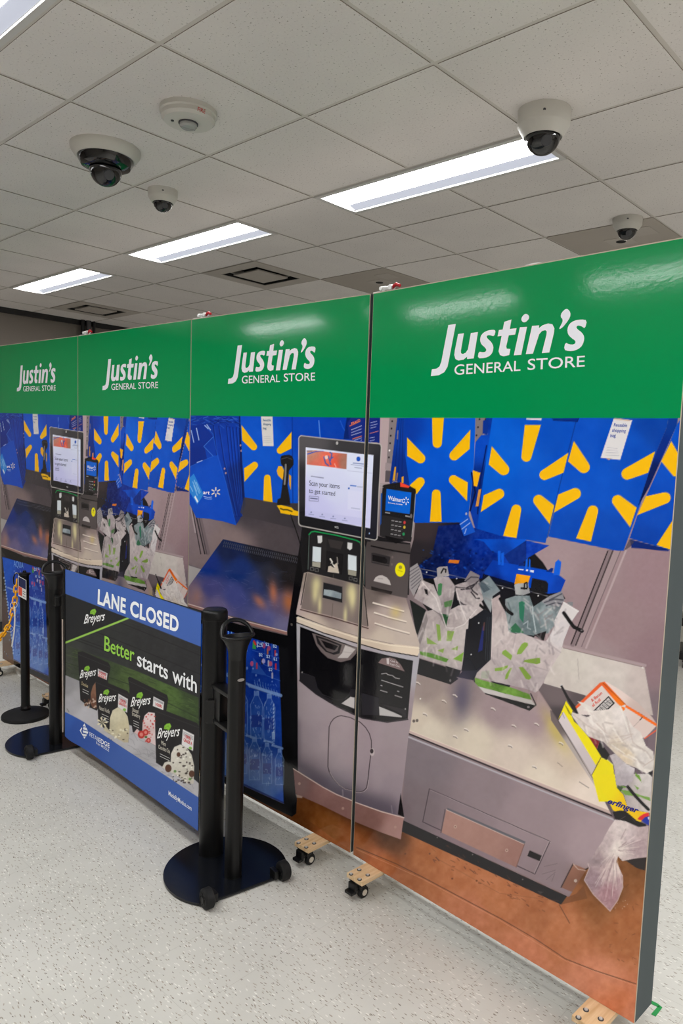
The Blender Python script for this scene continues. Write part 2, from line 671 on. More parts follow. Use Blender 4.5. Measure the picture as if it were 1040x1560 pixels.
p = on_z(287, 168, CEIL)
t = thing('fire_strobe', 'round white fire strobe on the ceiling marked FIRE in red', 'fire alarm', (p[0], p[1], CEIL), math.atan2(0.5, 0.87))
bm = BM()
lathe(bm, [(0.104, 0), (0.104, -0.016), (0.098, -0.020), (0.098, -0.034), (0.088, -0.044), (0, -0.047)], 56)
obj('housing', bm, M['white_plastic'], t, smooth=True)
bm = BM()
lathe(bm, [(0.036, -0.046), (0.036, -0.050), (0, -0.050)], 32)
obj('lens_seat', bm, M['dark_grey'], t)
bm = BM()
lathe(bm, [(0.032, -0.049), (0.032, -0.058), (0.026, -0.064), (0, -0.066)], 32)
box(bm, -0.026, 0.026, -0.0015, 0.0015, -0.0675, -0.06)
obj('lens', bm, M['clear'], t, smooth=True)
bm = BM()
lathe(bm, [(0.006, -0.0455), (0.006, -0.048), (0, -0.048)], 12, c=(-0.056, 0.012, 0))
obj('indicator', bm, M['dark_grey'], t)
STROBE = t

# supply vent and grey panels set in the grid
def make_vent(i, j, label):
    t = thing('ceiling_vent', label, 'ceiling vent', G(i, j, CEIL), YAW, 'ceiling vents')
    g = 0.006
    S = TILE
    bm = BM()
    o0, o1 = g, S - g
    q0, q1 = 0.105, S - 0.105
    for (x0, x1, y0, y1) in ((o0, o1, o0, q0), (o0, o1, q1, o1), (o0, q0, q0, q1), (q1, o1, q0, q1)):
        box(bm, x0, x1, y0, y1, -0.004, 0.004)
    obj('frame', bm, M['vent_grey'], t)
    bm = BM()
    A = [bm.verts.new(p_) for p_ in ((q0, q0, 0), (q1, q0, 0), (q1, q1, 0), (q0, q1, 0))]
    B = [bm.verts.new(p_) for p_ in ((q0 + .04, q0 + .04, .11), (q1 - .04, q0 + .04, .11), (q1 - .04, q1 - .04, .11), (q0 + .04, q1 - .04, .11))]
    for k in range(4):
        bm.faces.new((A[k], A[(k + 1) % 4], B[(k + 1) % 4], B[k]))
    bm.faces.new(B)
    obj('throat', bm, M['hole'], t)
    for s_ in (0.040,):
        bm = BM()
        r0, r1 = q0 + s_, q1 - s_
        w_ = 0.010
        for (x0, x1, y0, y1) in ((r0, r1, r0, r0 + w_), (r0, r1, r1 - w_, r1), (r0, r0 + w_, r0 + w_, r1 - w_), (r1 - w_, r1, r0 + w_, r1 - w_)):
            box(bm, x0, x1, y0, y1, 0.018 - s_ * 0.1, 0.045)
        obj('louvre', bm, M['vent_grey'], t)
    bm = BM()
    box(bm, q0 + 0.062, q1 - 0.062, q0 + 0.062, q1 - 0.062, -0.006, 0.004, 0.002)
    obj('centre_plate', bm, M['vent_grey'], t)
    return t


make_vent(*VENT, 'square grey ceiling vent with dark slots above the third green panel')
make_vent(*VENT_FAR, 'far dim square ceiling vent near the brown wall')

plate_lab = ['grey ceiling panel with black hole beside the small right dome camera',
             'grey ceiling panel with black hole next to the square vent']
for (i, j), lab in zip(PLATES, plate_lab):
    t = thing('ceiling_panel', lab, 'ceiling panel', G(i, j, CEIL), YAW, 'grey ceiling panels with a black hole')
    bm = BM()
    box(bm, 0.004, TILE - 0.004, 0.004, TILE - 0.004, -0.001, 0.006)
    obj('plate', bm, M['panel_grey'], t)
    bm = BM()
    lathe(bm, [(0.028, 0.002), (0.028, -0.004), (0, -0.004)], 28, c=(0.31, 0.30, 0))
    obj('hole', bm, M['hole'], t)
    bm = BM()
    box(bm, 0.24, 0.38, 0.23, 0.37, -0.003, 0.002)
    obj('hole_plate', bm, M['vent_grey'], t)
    bm = BM()
    box(bm, 0.42, 0.54, 0.12, 0.26, -0.003, 0.002)
    obj('blank_plate', bm, M['vent_grey'], t)

# two pipes against the far wall
for (px0, px1, mm, lab) in ((122.5, 129.5, 'black_pipe', 'thin black pipe on the brown wall, left of its grey neighbour'),
                            (130.5, 139.5, 'dark_grey', 'grey pipe on the brown wall between two black pipes'),
                            (140.5, 145.5, 'black_pipe', 'thin black pipe on the brown wall, right of its grey neighbour')):
    wl = np.array(G(I0, 0)[:2]) + E1 * 0.06
    def hit(px):
        d_ = ray(px, 495)
        s_ = (E1 @ wl) / (E1 @ d_[:2])
        return d_[:2] * s_
    A_, B_ = hit(px0), hit(px1)
    c2, r2 = (A_ + B_) / 2, float(np.hypot(*(B_ - A_))) / 2 * 0.8
    bm = BM()
    lathe(bm, [(r2, 0), (r2, CEIL + 0.005)], 20)
    o = obj('wall_pipe', bm, M[mm], None, True)
    o.location = (c2[0], c2[1], 0)
    tag(o, lab, 'pipe', 'pipes on the far wall')

# ------------------------------------------------------------------ the four display panels: where they stand
Z0 = 0.1055                      # lower edge of every panel
PANELS = {4: ((-.0715, 3.088), (.872, 2.161), 2.544, 2.544), 3: ((-1.047, 3.964), (-.0715, 3.088), 2.561, 2.544),
          2: ((-2.029, 4.861), (-1.047, 3.964), 2.580, 2.561), 1: ((-3.035, 5.789), (-2.029, 4.861), 2.612, 2.580)}


class Plane:
    """A panel's face: u 0-1 left to right, v 0-1 bottom to top; maps to the room and to the photo."""
    def __init__(s, A, B, zl0, zr0, zl1, zr1):
        s.A, s.B = np.array(A, float), np.array(B, float)
        d_ = s.B - s.A
        s.L = float(np.hypot(*d_))
        s.t = d_ / s.L
        s.n = np.array([-s.t[1], s.t[0]])
        s.ang = math.atan2(s.t[1], s.t[0])
        s.z = (zl0, zr0, zl1, zr1)

    def zz(s, u, v):
        lo = s.z[0] + (s.z[1] - s.z[0]) * u
        hi = s.z[2] + (s.z[3] - s.z[2]) * u
        return lo + (hi - lo) * v

    def px(s, u, v):
        u, v = np.asarray(u, float), np.asarray(v, float)
        X = np.stack([s.A[0] + s.t[0] * s.L * u, s.A[1] + s.t[1] * s.L * u, s.zz(u, v)], -1)
        return proj(X)

    def uv(s, x, y):
        d_ = ray(x, y)
        k = (s.n @ s.A) / (s.n @ d_[:2])
        P_ = d_ * k
        u = ((P_[:2] - s.A) @ s.t) / s.L
        lo = s.z[0] + (s.z[1] - s.z[0]) * u
        hi = s.z[2] + (s.z[3] - s.z[2]) * u
        return u, (P_[2] + EYE - lo) / (hi - lo)

    def local(s, u, v):
        return s.L * np.asarray(u), s.zz(np.asarray(u), np.asarray(v)) - s.z[0]


PL = {k: Plane(A, B, Z0, Z0, zl, zr) for k, (A, B, zl, zr) in PANELS.items()}
BAN = Plane((-1.8612, 4.2710), (-0.7816, 3.1858), 0.1038, 0.1287, 1.1301, 1.1550)


# ------------------------------------------------------------------ inking the prints
class Art:
    """Inks for the points of flat printed sheets; shapes are traced in the photograph's 1040 x 1560 frame."""
    def __init__(s, x, y, base):
        s.x, s.y = x.astype(np.float64), y.astype(np.float64)
        s.c = np.tile(np.asarray(base, float), (len(x), 1))

    def idx(s, x0, x1, y0, y1):
        return np.nonzero((s.x > x0) & (s.x < x1) & (s.y > y0) & (s.y < y1))[0]

    @staticmethod
    def dist(X, Y, pts, closed):
        n = len(pts)
        best = np.full(len(X), 1e9)
        inside = np.zeros(len(X), bool)
        for k in range(n if closed else n - 1):
            ax, ay = pts[k]
            bx, by = pts[(k + 1) % n]
            dx, dy = bx - ax, by - ay
            L2 = dx * dx + dy * dy + 1e-12
            t = np.clip(((X - ax) * dx + (Y - ay) * dy) / L2, 0, 1)
            best = np.minimum(best, (X - ax - t * dx) ** 2 + (Y - ay - t * dy) ** 2)
            if closed and ay != by:
                cr = ((ay > Y) != (by > Y)) & (X < (bx - ax) * (Y - ay) / (by - ay) + ax)
                inside ^= cr
        return np.sqrt(best), inside

    def field(s, I, col):
        if isinstance(col, tuple):
            return np.asarray(col, float)
        X, Y = s.x[I], s.y[I]
        num = np.zeros((len(I), 3))
        den = np.zeros(len(I))
        for (cx, cy, cc) in col:
            w = 1.0 / ((X - cx) ** 2 + (Y - cy) ** 2 + 40.0) ** 2.0
            num += w[:, None] * np.asarray(cc, float)
            den += w
        return num / den[:, None]

    def mix(s, I, col, a):
        f = s.field(I, col)
        s.c[I] += (f - s.c[I]) * a[:, None]

    def P(s, pts, col, a=1.0, w=0.9, noise=0.0, ns=5.0):
        xs, ys = [p_[0] for p_ in pts], [p_[1] for p_ in pts]
        I = s.idx(min(xs) - w, max(xs) + w, min(ys) - w, max(ys) + w)
        if not len(I):
            return
        d_, ins = s.dist(s.x[I], s.y[I], pts, True)
        cov = np.clip(0.5 + np.where(ins, d_, -d_) / w, 0, 1) * a
        keep = cov > 0.002
        I, cov = I[keep], cov[keep]
        s.mix(I, col, cov)
        if noise:
            s.c[I] += (s.noise(I, ns) * noise * cov)[:, None]

    def Ln(s, pts, width, col, a=1.0, w=0.9):
        xs, ys = [p_[0] for p_ in pts], [p_[1] for p_ in pts]
        r = width / 2 + w
        I = s.idx(min(xs) - r, max(xs) + r, min(ys) - r, max(ys) + r)
        if not len(I):
            return
        d_, _i = s.dist(s.x[I], s.y[I], pts, False)
        cov = np.clip((width / 2 - d_) / w + 0.5, 0, 1) * a
        if width < w:
            cov *= width / w
        keep = cov > 0.002
        s.mix(I[keep], col, cov[keep])

    def B(s, cx, cy, rx, ry, col, a=0.8, ang=0.0, clip=None):
        R = 2.6 * max(rx, ry)
        I = s.idx(cx - R, cx + R, cy - R, cy + R)
        if not len(I):
            return
        dx, dy = s.x[I] - cx, s.y[I] - cy
        ca, sa = math.cos(ang), math.sin(ang)
        q = ((dx * ca + dy * sa) / rx) ** 2 + ((-dx * sa + dy * ca) / ry) ** 2
        al = a * np.exp(-q)
        if clip is not None:
            d_, ins = s.dist(s.x[I], s.y[I], clip, True)
            al = al * np.clip(0.5 + np.where(ins, d_, -d_), 0, 1)
        s.mix(I, col, al)

    def E(s, cx, cy, rx, ry, col, a=1.0, ang=0.0):
        ca, sa = math.cos(ang), math.sin(ang)
        s.P([(cx + rx * math.cos(t) * ca - ry * math.sin(t) * sa, cy + rx * math.cos(t) * sa + ry * math.sin(t) * ca)
             for t in np.linspace(0, 2 * PI, 21)[:-1]], col, a)

    def noise(s, I, ns):
        X, Y = s.x[I] / ns, s.y[I] / ns
        tot = np.zeros(len(I))
        amp = 1.0
        for o_ in range(3):
            xi, yi = np.floor(X), np.floor(Y)
            fx, fy = X - xi, Y - yi
            fx, fy = fx * fx * (3 - 2 * fx), fy * fy * (3 - 2 * fy)

            def h(a_, b_):
                v = np.sin(a_ * 127.1 + b_ * 311.7 + o_ * 17.3) * 43758.5453
                return v - np.floor(v)
            n_ = (h(xi, yi) * (1 - fx) + h(xi + 1, yi) * fx) * (1 - fy) + (h(xi, yi + 1) * (1 - fx) + h(xi + 1, yi + 1) * fx) * fy
            tot += amp * (n_ - 0.5) * 2
            amp *= 0.5
            X, Y = X * 2.1, Y * 2.1
        return tot / 1.75

    def petal(s, o1, o2, c, r, col=(240, 182, 14), rim=(190, 150, 90)):
        mx, my = (o1[0] + o2[0]) / 2, (o1[1] + o2[1]) / 2
        dx, dy = c[0] - mx, c[1] - my
        L = math.hypot(dx, dy)
        dx, dy = dx / L, dy / L
        nx, ny = -dy, dx
        if (o1[0] - mx) * nx + (o1[1] - my) * ny < 0:
            nx, ny = -nx, -ny
        arc = [(c[0] + r * (math.cos(t) * nx + math.sin(t) * dx), c[1] + r * (math.cos(t) * ny + math.sin(t) * dy)) for t in np.linspace(0, PI, 9)]
        poly = [o1] + arc + [o2]
        s.P(poly, rim, 0.6, 2.2)
        s.P(poly, col)


def T(ox, oy, sc):
    """Turn the coordinates of an enlarged detail of the photograph into its own."""
    def f(*pts):
        return [(ox + x / sc, oy + y / sc) for x, y in pts]
    return f


def sheet(plane, nu, nv, src=None):
    u, v = np.meshgrid(np.linspace(0, 1, nu + 1), np.linspace(0, 1, nv + 1))
    u, v = u.ravel(), v.ravel()
    x, y = (src or plane).px(u, v)
    return dict(u=u, v=v, nu=nu, nv=nv, x=x, y=y, plane=plane)


def sheet_mesh(name, sh, col, yoff, material, wave=None):
    nu, nv = sh['nu'], sh['nv']
    X, Z = sh['plane'].local(sh['u'], sh['v'])
    Y = np.full(len(X), yoff) if wave is None else yoff + wave(sh['u'], sh['v'])
    co = np.stack([X, Y, Z], -1).astype(np.float32)
    k = np.arange((nu + 1) * (nv + 1)).reshape(nv + 1, nu + 1)
    q = np.stack([k[:-1, :-1], k[:-1, 1:], k[1:, 1:], k[1:, :-1]], -1).reshape(-1, 4).astype(np.int32)
    me = bpy.data.meshes.new(name)
    me.vertices.add(len(co))
    me.vertices.foreach_set('co', co.ravel())
    me.loops.add(q.size)
    me.loops.foreach_set('vertex_index', q.ravel())
    me.polygons.add(len(q))
    me.polygons.foreach_set('loop_start', np.arange(0, q.size, 4, dtype=np.int32))
    me.update(calc_edges=True)
    at = me.color_attributes.new('ink', 'FLOAT_COLOR', 'POINT')
    rgba_ = np.ones((len(co), 4), np.float32)
    rgba_[:, :3] = np.clip(lin(np.clip(col, 0, 255)) * GAIN, 0, 1)
    at.data.foreach_set('color', rgba_.ravel())
    me.materials.append(material)
    return me


# ------------------------------------------------------------------ lettering (flat film letters)
_tx = {}
def text_shape(body, bold=0.0, shear=0.0, gap=1.0):
    key = (body, bold, shear, gap)
    if key not in _tx:
        cu = bpy.data.curves.new('letters', 'FONT')
        cu.body = body
        cu.size = 1.0
        cu.offset = bold
        cu.shear = shear
        cu.space_character = gap
        cu.resolution_u = 4
        o = bpy.data.objects.new('letters', cu)
        COL.objects.link(o)
        dg = bpy.context.evaluated_depsgraph_get()
        me = bpy.data.meshes.new_from_object(o.evaluated_get(dg))
        co = np.zeros(len(me.vertices) * 3)
        me.vertices.foreach_get('co', co)
        co = co.reshape(-1, 3)[:, :2]
        fs = [tuple(p_.vertices) for p_ in me.polygons]
        bpy.data.objects.remove(o)
        bpy.data.curves.remove(cu)
        bpy.data.meshes.remove(me)
        _tx[key] = (co, fs)
    return _tx[key]


CAP = text_shape('H')[0][:, 1].max()


class Letters:
    def __init__(s):
        s.parts = {}
        s.on('lettering')

    def on(s, part):
        """Further letters go to this part: points in photo pixels, faces, colour per face."""
        s.v, s.f, s.c = s.parts.setdefault(part, ([], [], []))

    def add(s, pts, faces, col):
        b = len(s.v)
        s.v.extend(tuple(p_) for p_ in pts)
        s.f.extend(tuple(i + b for i in f) for f in faces)
        s.c.extend([col] * len(faces))

    def poly(s, pts, col):
        s.add(pts, [tuple(range(len(pts)))], col)

    def text(s, body, p0, p1, up, col, bold=0.0, shear=0.0, gap=1.0):
        co, fs = text_shape(body, bold, shear, gap)
        x0, x1 = co[:, 0].min(), co[:, 0].max()
        k = (co[:, 0] - x0) / (x1 - x0)
        h = co[:, 1] / CAP
        s.add([(p0[0] + (p1[0] - p0[0]) * a_ + up[0] * b_, p0[1] + (p1[1] - p0[1]) * a_ + up[1] * b_) for a_, b_ in zip(k, h)], fs, col)

    def mesh(s, name, plane, yoff, material, src=None, wave=None):
        me = bpy.data.meshes.new(name)
        uv = np.array([(src or plane).uv(x, y) for x, y in s.v])
        X, Z = plane.local(uv[:, 0], uv[:, 1])
        Y = np.full(len(X), yoff) if wave is None else yoff + wave(uv[:, 0], uv[:, 1])
        me.from_pydata([tuple(map(float, p_)) for p_ in zip(X, Y, Z)], [], s.f)
        bm = bmesh.new()
        bm.from_mesh(me)
        bmesh.ops.triangulate(bm, faces=[f for f in bm.faces if len(f.verts) > 4])
        for f in bm.faces:
            if f.normal.y > 0:
                f.normal_flip()
        lay = bm.loops.layers.float_color.new('ink')
        # triangulation keeps the colour: look it up by the vertex range each face came from
        owner = {}
        for f_, c_ in zip(s.f, s.c):
            for i_ in f_:
                owner[i_] = c_
        bm.verts.ensure_lookup_table()
        cache = {}
        for f in bm.faces:
            c_ = owner[f.verts[0].index]
            if c_ not in cache:
                cache[c_] = tuple(float(min(1, q * GAIN)) for q in lin(c_)) + (1.0,)
            for lp in f.loops:
                lp[lay] = cache[c_]
        bm.to_mesh(me)
        bm.free()
        me.materials.append(material)
        return me

    def build(s, plane, yoff, material, parent, src=None, wave=None, scale=1.0, x0=0.0):
        for part in s.parts:
            s.on(part)
            if s.v:
                g_ = link(bpy.data.objects.new(part.split('#')[0], s.mesh(part.split('#')[0], plane, yoff, material, src, wave)), parent)
                g_.scale = (scale, 1, 1)
                g_.location = (x0, 0, 0)


S4 = sheet(PL[4], 500, 900)
S3 = sheet(PL[3], 340, 850)
S2 = sheet(PL[2], 220, 640, PL[4])
S1 = sheet(PL[1], 160, 540, PL[3])
art = Art(np.concatenate([q['x'] for q in (S4, S3, S2, S1)]), np.concatenate([q['y'] for q in (S4, S3, S2, S1)]), (150, 128, 132))
P, Ln, B, E, petal = art.P, art.Ln, art.B, art.E, art.petal


def one(*pts):
    """Photo points seen on the first panel, carried to where the same print shows on the third."""
    out = []
    for x, y in pts:
        u, v = PL[1].uv(x, y)
        xx, yy = PL[3].px(u, v)
        out.append((float(xx), float(yy)))
    return out


F1, F2, F3, F4 = T(560, 620, 4.3333), T(800, 620, 4.3333), T(600, 820, 5.2), T(720, 840, 5.2)
F5, F6, F7, F8 = T(840, 1000, 6.1176), T(860, 1180, 6.9333), T(600, 960, 4.0), T(600, 1100, 3.4667)
A1, A2, A3, A4 = T(280, 620, 6.5), T(410, 640, 5.7778), T(280, 790, 5.2), T(440, 780, 4.9524)
A5, A6, A7, A8 = T(430, 940, 4.7273), T(340, 940, 5.2), T(560, 720, 8.6625), T(430, 1080, 4.7273)
L2 = T(0, 760, 5.575)
BLUE, YEL = (4, 82, 202), (240, 182, 14)
K = (20, 20, 23)

# -- wall behind everything
P([(200, 600), (1200, 600), (1200, 1700), (200, 1700)], [(300, 800, (128, 112, 116)), (350, 830, (130, 112, 112)), (430, 820, (74, 66, 70)), (465, 790, (58, 53, 58)), (380, 775, (66, 60, 66)),
   (580, 660, (172, 152, 152)), (620, 700, (160, 145, 146)), (850, 860, (160, 138, 142)), (840, 930, (150, 128, 132)), (900, 880, (152, 130, 134)), (1000, 880, (150, 124, 130)), (1000, 1000, (142, 116, 122)), (940, 950, (150, 126, 130)), (900, 1000, (155, 135, 138)), (995, 1100, (120, 105, 112))], noise=3)
# rails of the wall, right side
Ln([(953, 838), (892, 986)], 3, (176, 156, 158))
Ln([(938, 838), (880, 984)], 12, (158, 138, 141))
Ln([(930, 838), (871, 982)], 6, (132, 114, 118))
Ln([(925.5, 838), (869, 980)], 1.8, (42, 34, 38))
Ln([(933, 838), (876, 982)], 2.2, (70, 60, 62))
Ln([(945, 838), (885, 984)], 1.2, (110, 95, 98))
# rails, left side of the left print
Ln(A1((60, 930), (112, 1235)), 3, (160, 145, 148))
Ln(A1((150, 1080), (235, 1440)), 7, (112, 98, 102))
Ln(A1((72, 960), (165, 1450)), 1.5, (52, 46, 50))
Ln(A1((120, 1080), (205, 1450)), 1.8, (40, 36, 40))
Ln(A1((145, 1080), (225, 1450)), 1.2, (70, 62, 66))
P(A3((0, 350), (28, 358), (140, 393), (20, 560), (0, 600)), [(284, 870, (176, 170, 168)), (300, 870, (168, 162, 160))])
Ln(A3((26, 360), (138, 395)), 1.6, (110, 100, 104))

# -- uprights between the bags
P([(574, 636), (600, 636), (592, 735), (574, 735)], (176, 156, 158))
P(F1((130, 68), (182, 68), (160, 365), (140, 480), (104, 480)), (128, 118, 120))
P(F1((104, 362), (144, 370), (138, 415), (100, 410)), (150, 136, 138))
P(F1((104, 415), (140, 418), (132, 490), (100, 490)), (84, 76, 80))
for q in ((148, 90), (143, 138), (138, 185), (134, 235), (126, 328)):
    E(*F1(q)[0], 1.3, 1.5, (40, 36, 40))
E(*F1((130, 282))[0], 1.3, 1.5, (230, 225, 225))

# -- bags of the right print
P(F1((182, 68), (702, 68), (690, 400), (650, 757), (300, 762), (200, 640), (130, 492)), [(640, 700, BLUE), (700, 660, (6, 88, 208)), (720, 780, (4, 76, 192)), (605, 660, (8, 56, 160))], noise=4, ns=14)
P(F1((182, 68), (236, 68), (232, 300), (300, 760), (200, 640), (130, 492)), [(604, 650, (12, 58, 156)), (600, 720, (8, 44, 130)), (618, 760, (8, 50, 140))])
for k, x in enumerate((196, 208, 220)):
    Ln(F1((x, 75), (x - 36 + k * 14, 480)), 1.0, (6, 34, 104), 0.8)
P(F1((182, 150), (190, 150), (186, 210), (178, 205)), (170, 140, 120), 0.7)
P(F1((164, 390), (174, 390), (168, 480), (150, 482)), (205, 150, 40))
P(F1((178, 430), (188, 430), (180, 480), (174, 480)), (150, 110, 70))
P(F1((210, 458), (224, 452), (224, 498), (210, 496)), (215, 155, 40))
P(F1((702, 68), (790, 68), (735, 215), (698, 228)), (122, 112, 115))
for q in ((728, 76), (768, 76), (718, 128), (708, 182)):
    E(*F1(q)[0], 1.4, 1.5, (40, 36, 40))
P(F1((770, 68), (820, 68), (800, 260), (720, 830), (700, 800), (662, 670), (690, 400), (700, 228), (740, 180), (782, 178)), [(725, 670, (10, 72, 190)), (735, 640, (8, 50, 150)), (722, 740, (6, 40, 124)), (722, 790, (8, 56, 160))], noise=5, ns=8)
P(F1((752, 85), (790, 75), (780, 180), (748, 170)), (10, 48, 140))
Ln(F1((675, 430), (700, 560), (665, 680)), 2.4, (8, 18, 60))
Ln(F1((775, 250), (735, 470), (715, 700)), 2, (6, 26, 90))
P(F1((682, 412), (734, 430), (712, 522), (690, 515)), (238, 172, 20))
P(F1((722, 540), (740, 536), (722, 650), (702, 652)), (205, 140, 60))
for q in ((640, 700), (652, 720)):
    E(*F1(q)[0], 1.5, 2, (205, 190, 180), 0.8)
P([(748, 634), (884, 634), (874, 690), (842, 775), (829.5, 826), (724, 810), (733, 735)], [(770, 700, (6, 92, 208)), (800, 740, (4, 84, 200)), (850, 660, (4, 76, 188)), (780, 810, (4, 70, 180))], noise=5, ns=16)
P(F2((345, 60), (948, 60), (935, 130), (850, 330), (760, 640), (648, 945), (590, 942), (145, 850), (215, 570), (300, 230)), [(900, 740, (4, 80, 196)), (870, 660, (6, 76, 190)), (960, 680, (4, 74, 184)), (900, 810, (4, 70, 178)), (1000, 650, (4, 62, 160))], noise=6, ns=18)
Ln(F2((330, 90), (225, 500), (140, 855)), 1.4, (6, 44, 130), 0.8)
P(F2((0, 66), (102, 70), (100, 83), (0, 78)), (205, 205, 208))
P(F2((160, 66), (350, 66), (340, 88), (180, 80)), (4, 40, 128))
Ln(F2((350, 66), (340, 90), (180, 82)), 1.2, (8, 26, 90))
P(F2((948, 62), (1010, 62), (1005, 110), (820, 520), (745, 650), (760, 600), (850, 330), (935, 130)), [(1000, 680, (6, 40, 128)), (990, 720, (6, 26, 86)), (975, 760, (4, 20, 70)), (1025, 640, (4, 52, 140))])
P(F2((1030, 70), (1005, 110), (900, 360), (740, 712), (688, 862), (960, 940), (1040, 950)), [(1010, 700, (6, 76, 190)), (1000, 780, (4, 70, 180)), (985, 825, (4, 62, 165))], noise=4, ns=14)
P(F2((690, 868), (870, 915), (950, 935), (950, 948), (700, 925)), (8, 36, 110))
P(F2((688, 866), (650, 945), (690, 920), (720, 885)), (70, 60, 70), 0.7)
petal(*F1((413, 60), (492, 60), (447, 235)), 7)
petal(*F1((667, 147), (662, 272), (560, 316)), 7.4)
petal(*F1((247, 197), (248, 318), (336, 335)), 7.4)
petal(*F1((265, 512), (310, 570), (334, 489)), 6.9)
petal(*F1((650, 493), (645, 615), (555, 475)), 7)
petal(*F1((399, 752), (476, 752), (441, 568)), 6.6)
petal(*F1((810, 255), (790, 375), (889, 408)), 8.6)
petal(*F1((757, 578), (737, 688), (860, 568)), 7.6)
petal(*F1((886, 845), (974, 860), (973, 672)), 7.6)
petal((797.7, 646.3), (822, 646.3), (800, 694.5), 7.6)
petal(*F2((280, 297), (247, 428), (121, 443)), 7.8)
petal(*F2((185, 645), (155, 767), (82, 611)), 8.4)
petal(*F2((316, 220), (278, 353), (383, 391)), 9.2)
petal(*F2((213, 573), (184, 692), (326, 567)), 8.6)
petal(*F2((858, 288), (812, 428), (672, 436)), 8.8)
petal(*F2((735, 660), (692, 788), (609, 614)), 8.8)
petal(*F2((332, 862), (430, 883), (443, 680)), 8.2)
petal(*F2((797, 585), (740, 708), (925, 595)), 8.6)
P(F2((966, 220), (1012, 300), (1008, 455), (982, 452), (900, 353)), YEL)
P(F2((978, 740), (1000, 700), (990, 945), (955, 935), (868, 907)), YEL)
P(F2((582, 70), (705, 82), (625, 344), (495, 329)), (214, 211, 212))
P(F2((588, 66), (695, 80), (690, 88), (582, 76)), (196, 170, 150))
P(F2((530, 332), (565, 336), (550, 346)), (190, 150, 120))
for k in range(4):
    Ln(F2((540 - k * 4, 262 + k * 16), (606 + k * 4, 268 + k * 16)), 0.8, (150, 150, 165), 0.6)

# -- dark hollow with the heap of blue bags
P(F1((300, 760), (600, 757), (652, 757), (715, 826), (960, 880), (1040, 905), (1150, 1020), (1300, 1260), (1200, 1300), (900, 1900), (500, 1500), (270, 1180), (265, 960), (290, 870)), [(640, 805, (56, 47, 50)), (632, 840, (40, 36, 40)), (690, 830, (18, 20, 46)), (660, 875, (14, 14, 18)), (700, 960, (18, 18, 24)), (850, 900, (20, 18, 22))])
P([(665, 800), (700, 797), (760, 815), (800, 822), (835, 830), (800, 850), (790, 862), (742, 880), (640, 880), (632, 862), (655, 846)], [(690, 815, (10, 30, 96)), (730, 830, (8, 44, 140)), (650, 860, (8, 22, 70)), (700, 860, (8, 30, 100)), (780, 840, (8, 60, 176)), (740, 860, (8, 36, 120))], noise=16, ns=5)
P(F3((620, 0), (1040, 0), (1000, 70), (870, 140), (760, 92), (700, 20)), [(730, 825, (6, 74, 190)), (790, 830, (6, 84, 205)), (770, 842, (8, 58, 160))], noise=5)
P(F3((860, 130), (1040, 10), (1040, 170), (930, 230)), (10, 40, 120), 0.9, noise=8)
for _ in range(70):
    x, y = rng.uniform(638, 770), rng.uniform(836, 868)
    B(x, y, rng.uniform(.8, 2.6), rng.uniform(.6, 1.6), (20, 80, 190) if rng.random() < .55 else (6, 12, 46), 0.6, rng.uniform(-.6, .9))
P(F1((595, 765), (652, 700), (680, 770), (700, 820), (625, 848)), (20, 80, 190))
for q in ((600, 770, 650, 735), (612, 800, 665, 760), (630, 830, 640, 800)):
    Ln(F1(q[:2], q[2:]), 1.4, (190, 205, 235), 0.7)
P(F4((150, 60), (190, 75), (560, 138), (690, 190), (730, 222), (690, 318), (590, 330), (460, 290), (100, 215), (80, 160)), [(745, 870, (6, 54, 160)), (770, 868, (5, 68, 188)), (830, 880, (5, 72, 196)), (855, 890, (6, 60, 170)), (750, 882, (6, 36, 120))], noise=5, ns=8)
P(F4((70, 170), (470, 290), (460, 320), (60, 230)), (10, 14, 32), 0.9)
for q in (((188, -10), (210, -10), (212, 100), (190, 100)), ((214, 10), (238, 0), (236, 104), (216, 104)), ((402, 150), (412, 60), (428, 45), (424, 150)), ((432, 150), (438, 50), (448, 60), (450, 150)), ((632, 182), (648, 80), (672, 58), (696, 78), (684, 182))):
    P(F4(*q), (16, 92, 214))
P(F4((352, 110), (365, 85), (400, 82), (402, 105)), (8, 36, 110))
P(F4((572, 155), (615, 125), (632, 128), (625, 160)), (8, 40, 120))
P(F4((462, 205), (575, 228), (592, 250), (585, 322), (520, 318), (450, 300)), (24, 24, 28))
P(F4((338, 172), (449, 188), (430, 248), (320, 254)), [(795, 880, (240, 160, 20)), (785, 888, (215, 140, 20))])
for q in (((350, 130), (395, 136), (392, 144), (352, 138)), ((414, 138), (430, 138), (430, 152), (414, 150)), ((447, 142), (476, 146), (474, 162), (447, 156))):
    P(F4(*q), (225, 230, 240))
P(F3((425, 163), (507, 168), (498, 194), (416, 188)), (205, 112, 34))
Ln(F3((190, 232), (330, 262)), 0.9, (140, 138, 140), 0.8)
Ln(F3((200, 270), (330, 300)), 0.9, (110, 108, 112), 0.8)
Ln(F3((420, 282), (600, 322)), 0.9, (140, 138, 140), 0.8)
Ln(F4((170, 255), (335, 300)), 0.9, (150, 148, 150), 0.8)
Ln(F4((450, 312), (590, 350)), 0.9, (150, 148, 150), 0.8)
for q in (F3((245, 262))[0], F3((484, 312))[0], F3((660, 665))[0], F3((600, 914))[0], F4((226, 284))[0], F4((512, 345))[0], F4((38, 562))[0]):
    E(*q, 1.1, 1.1, (215, 212, 212))

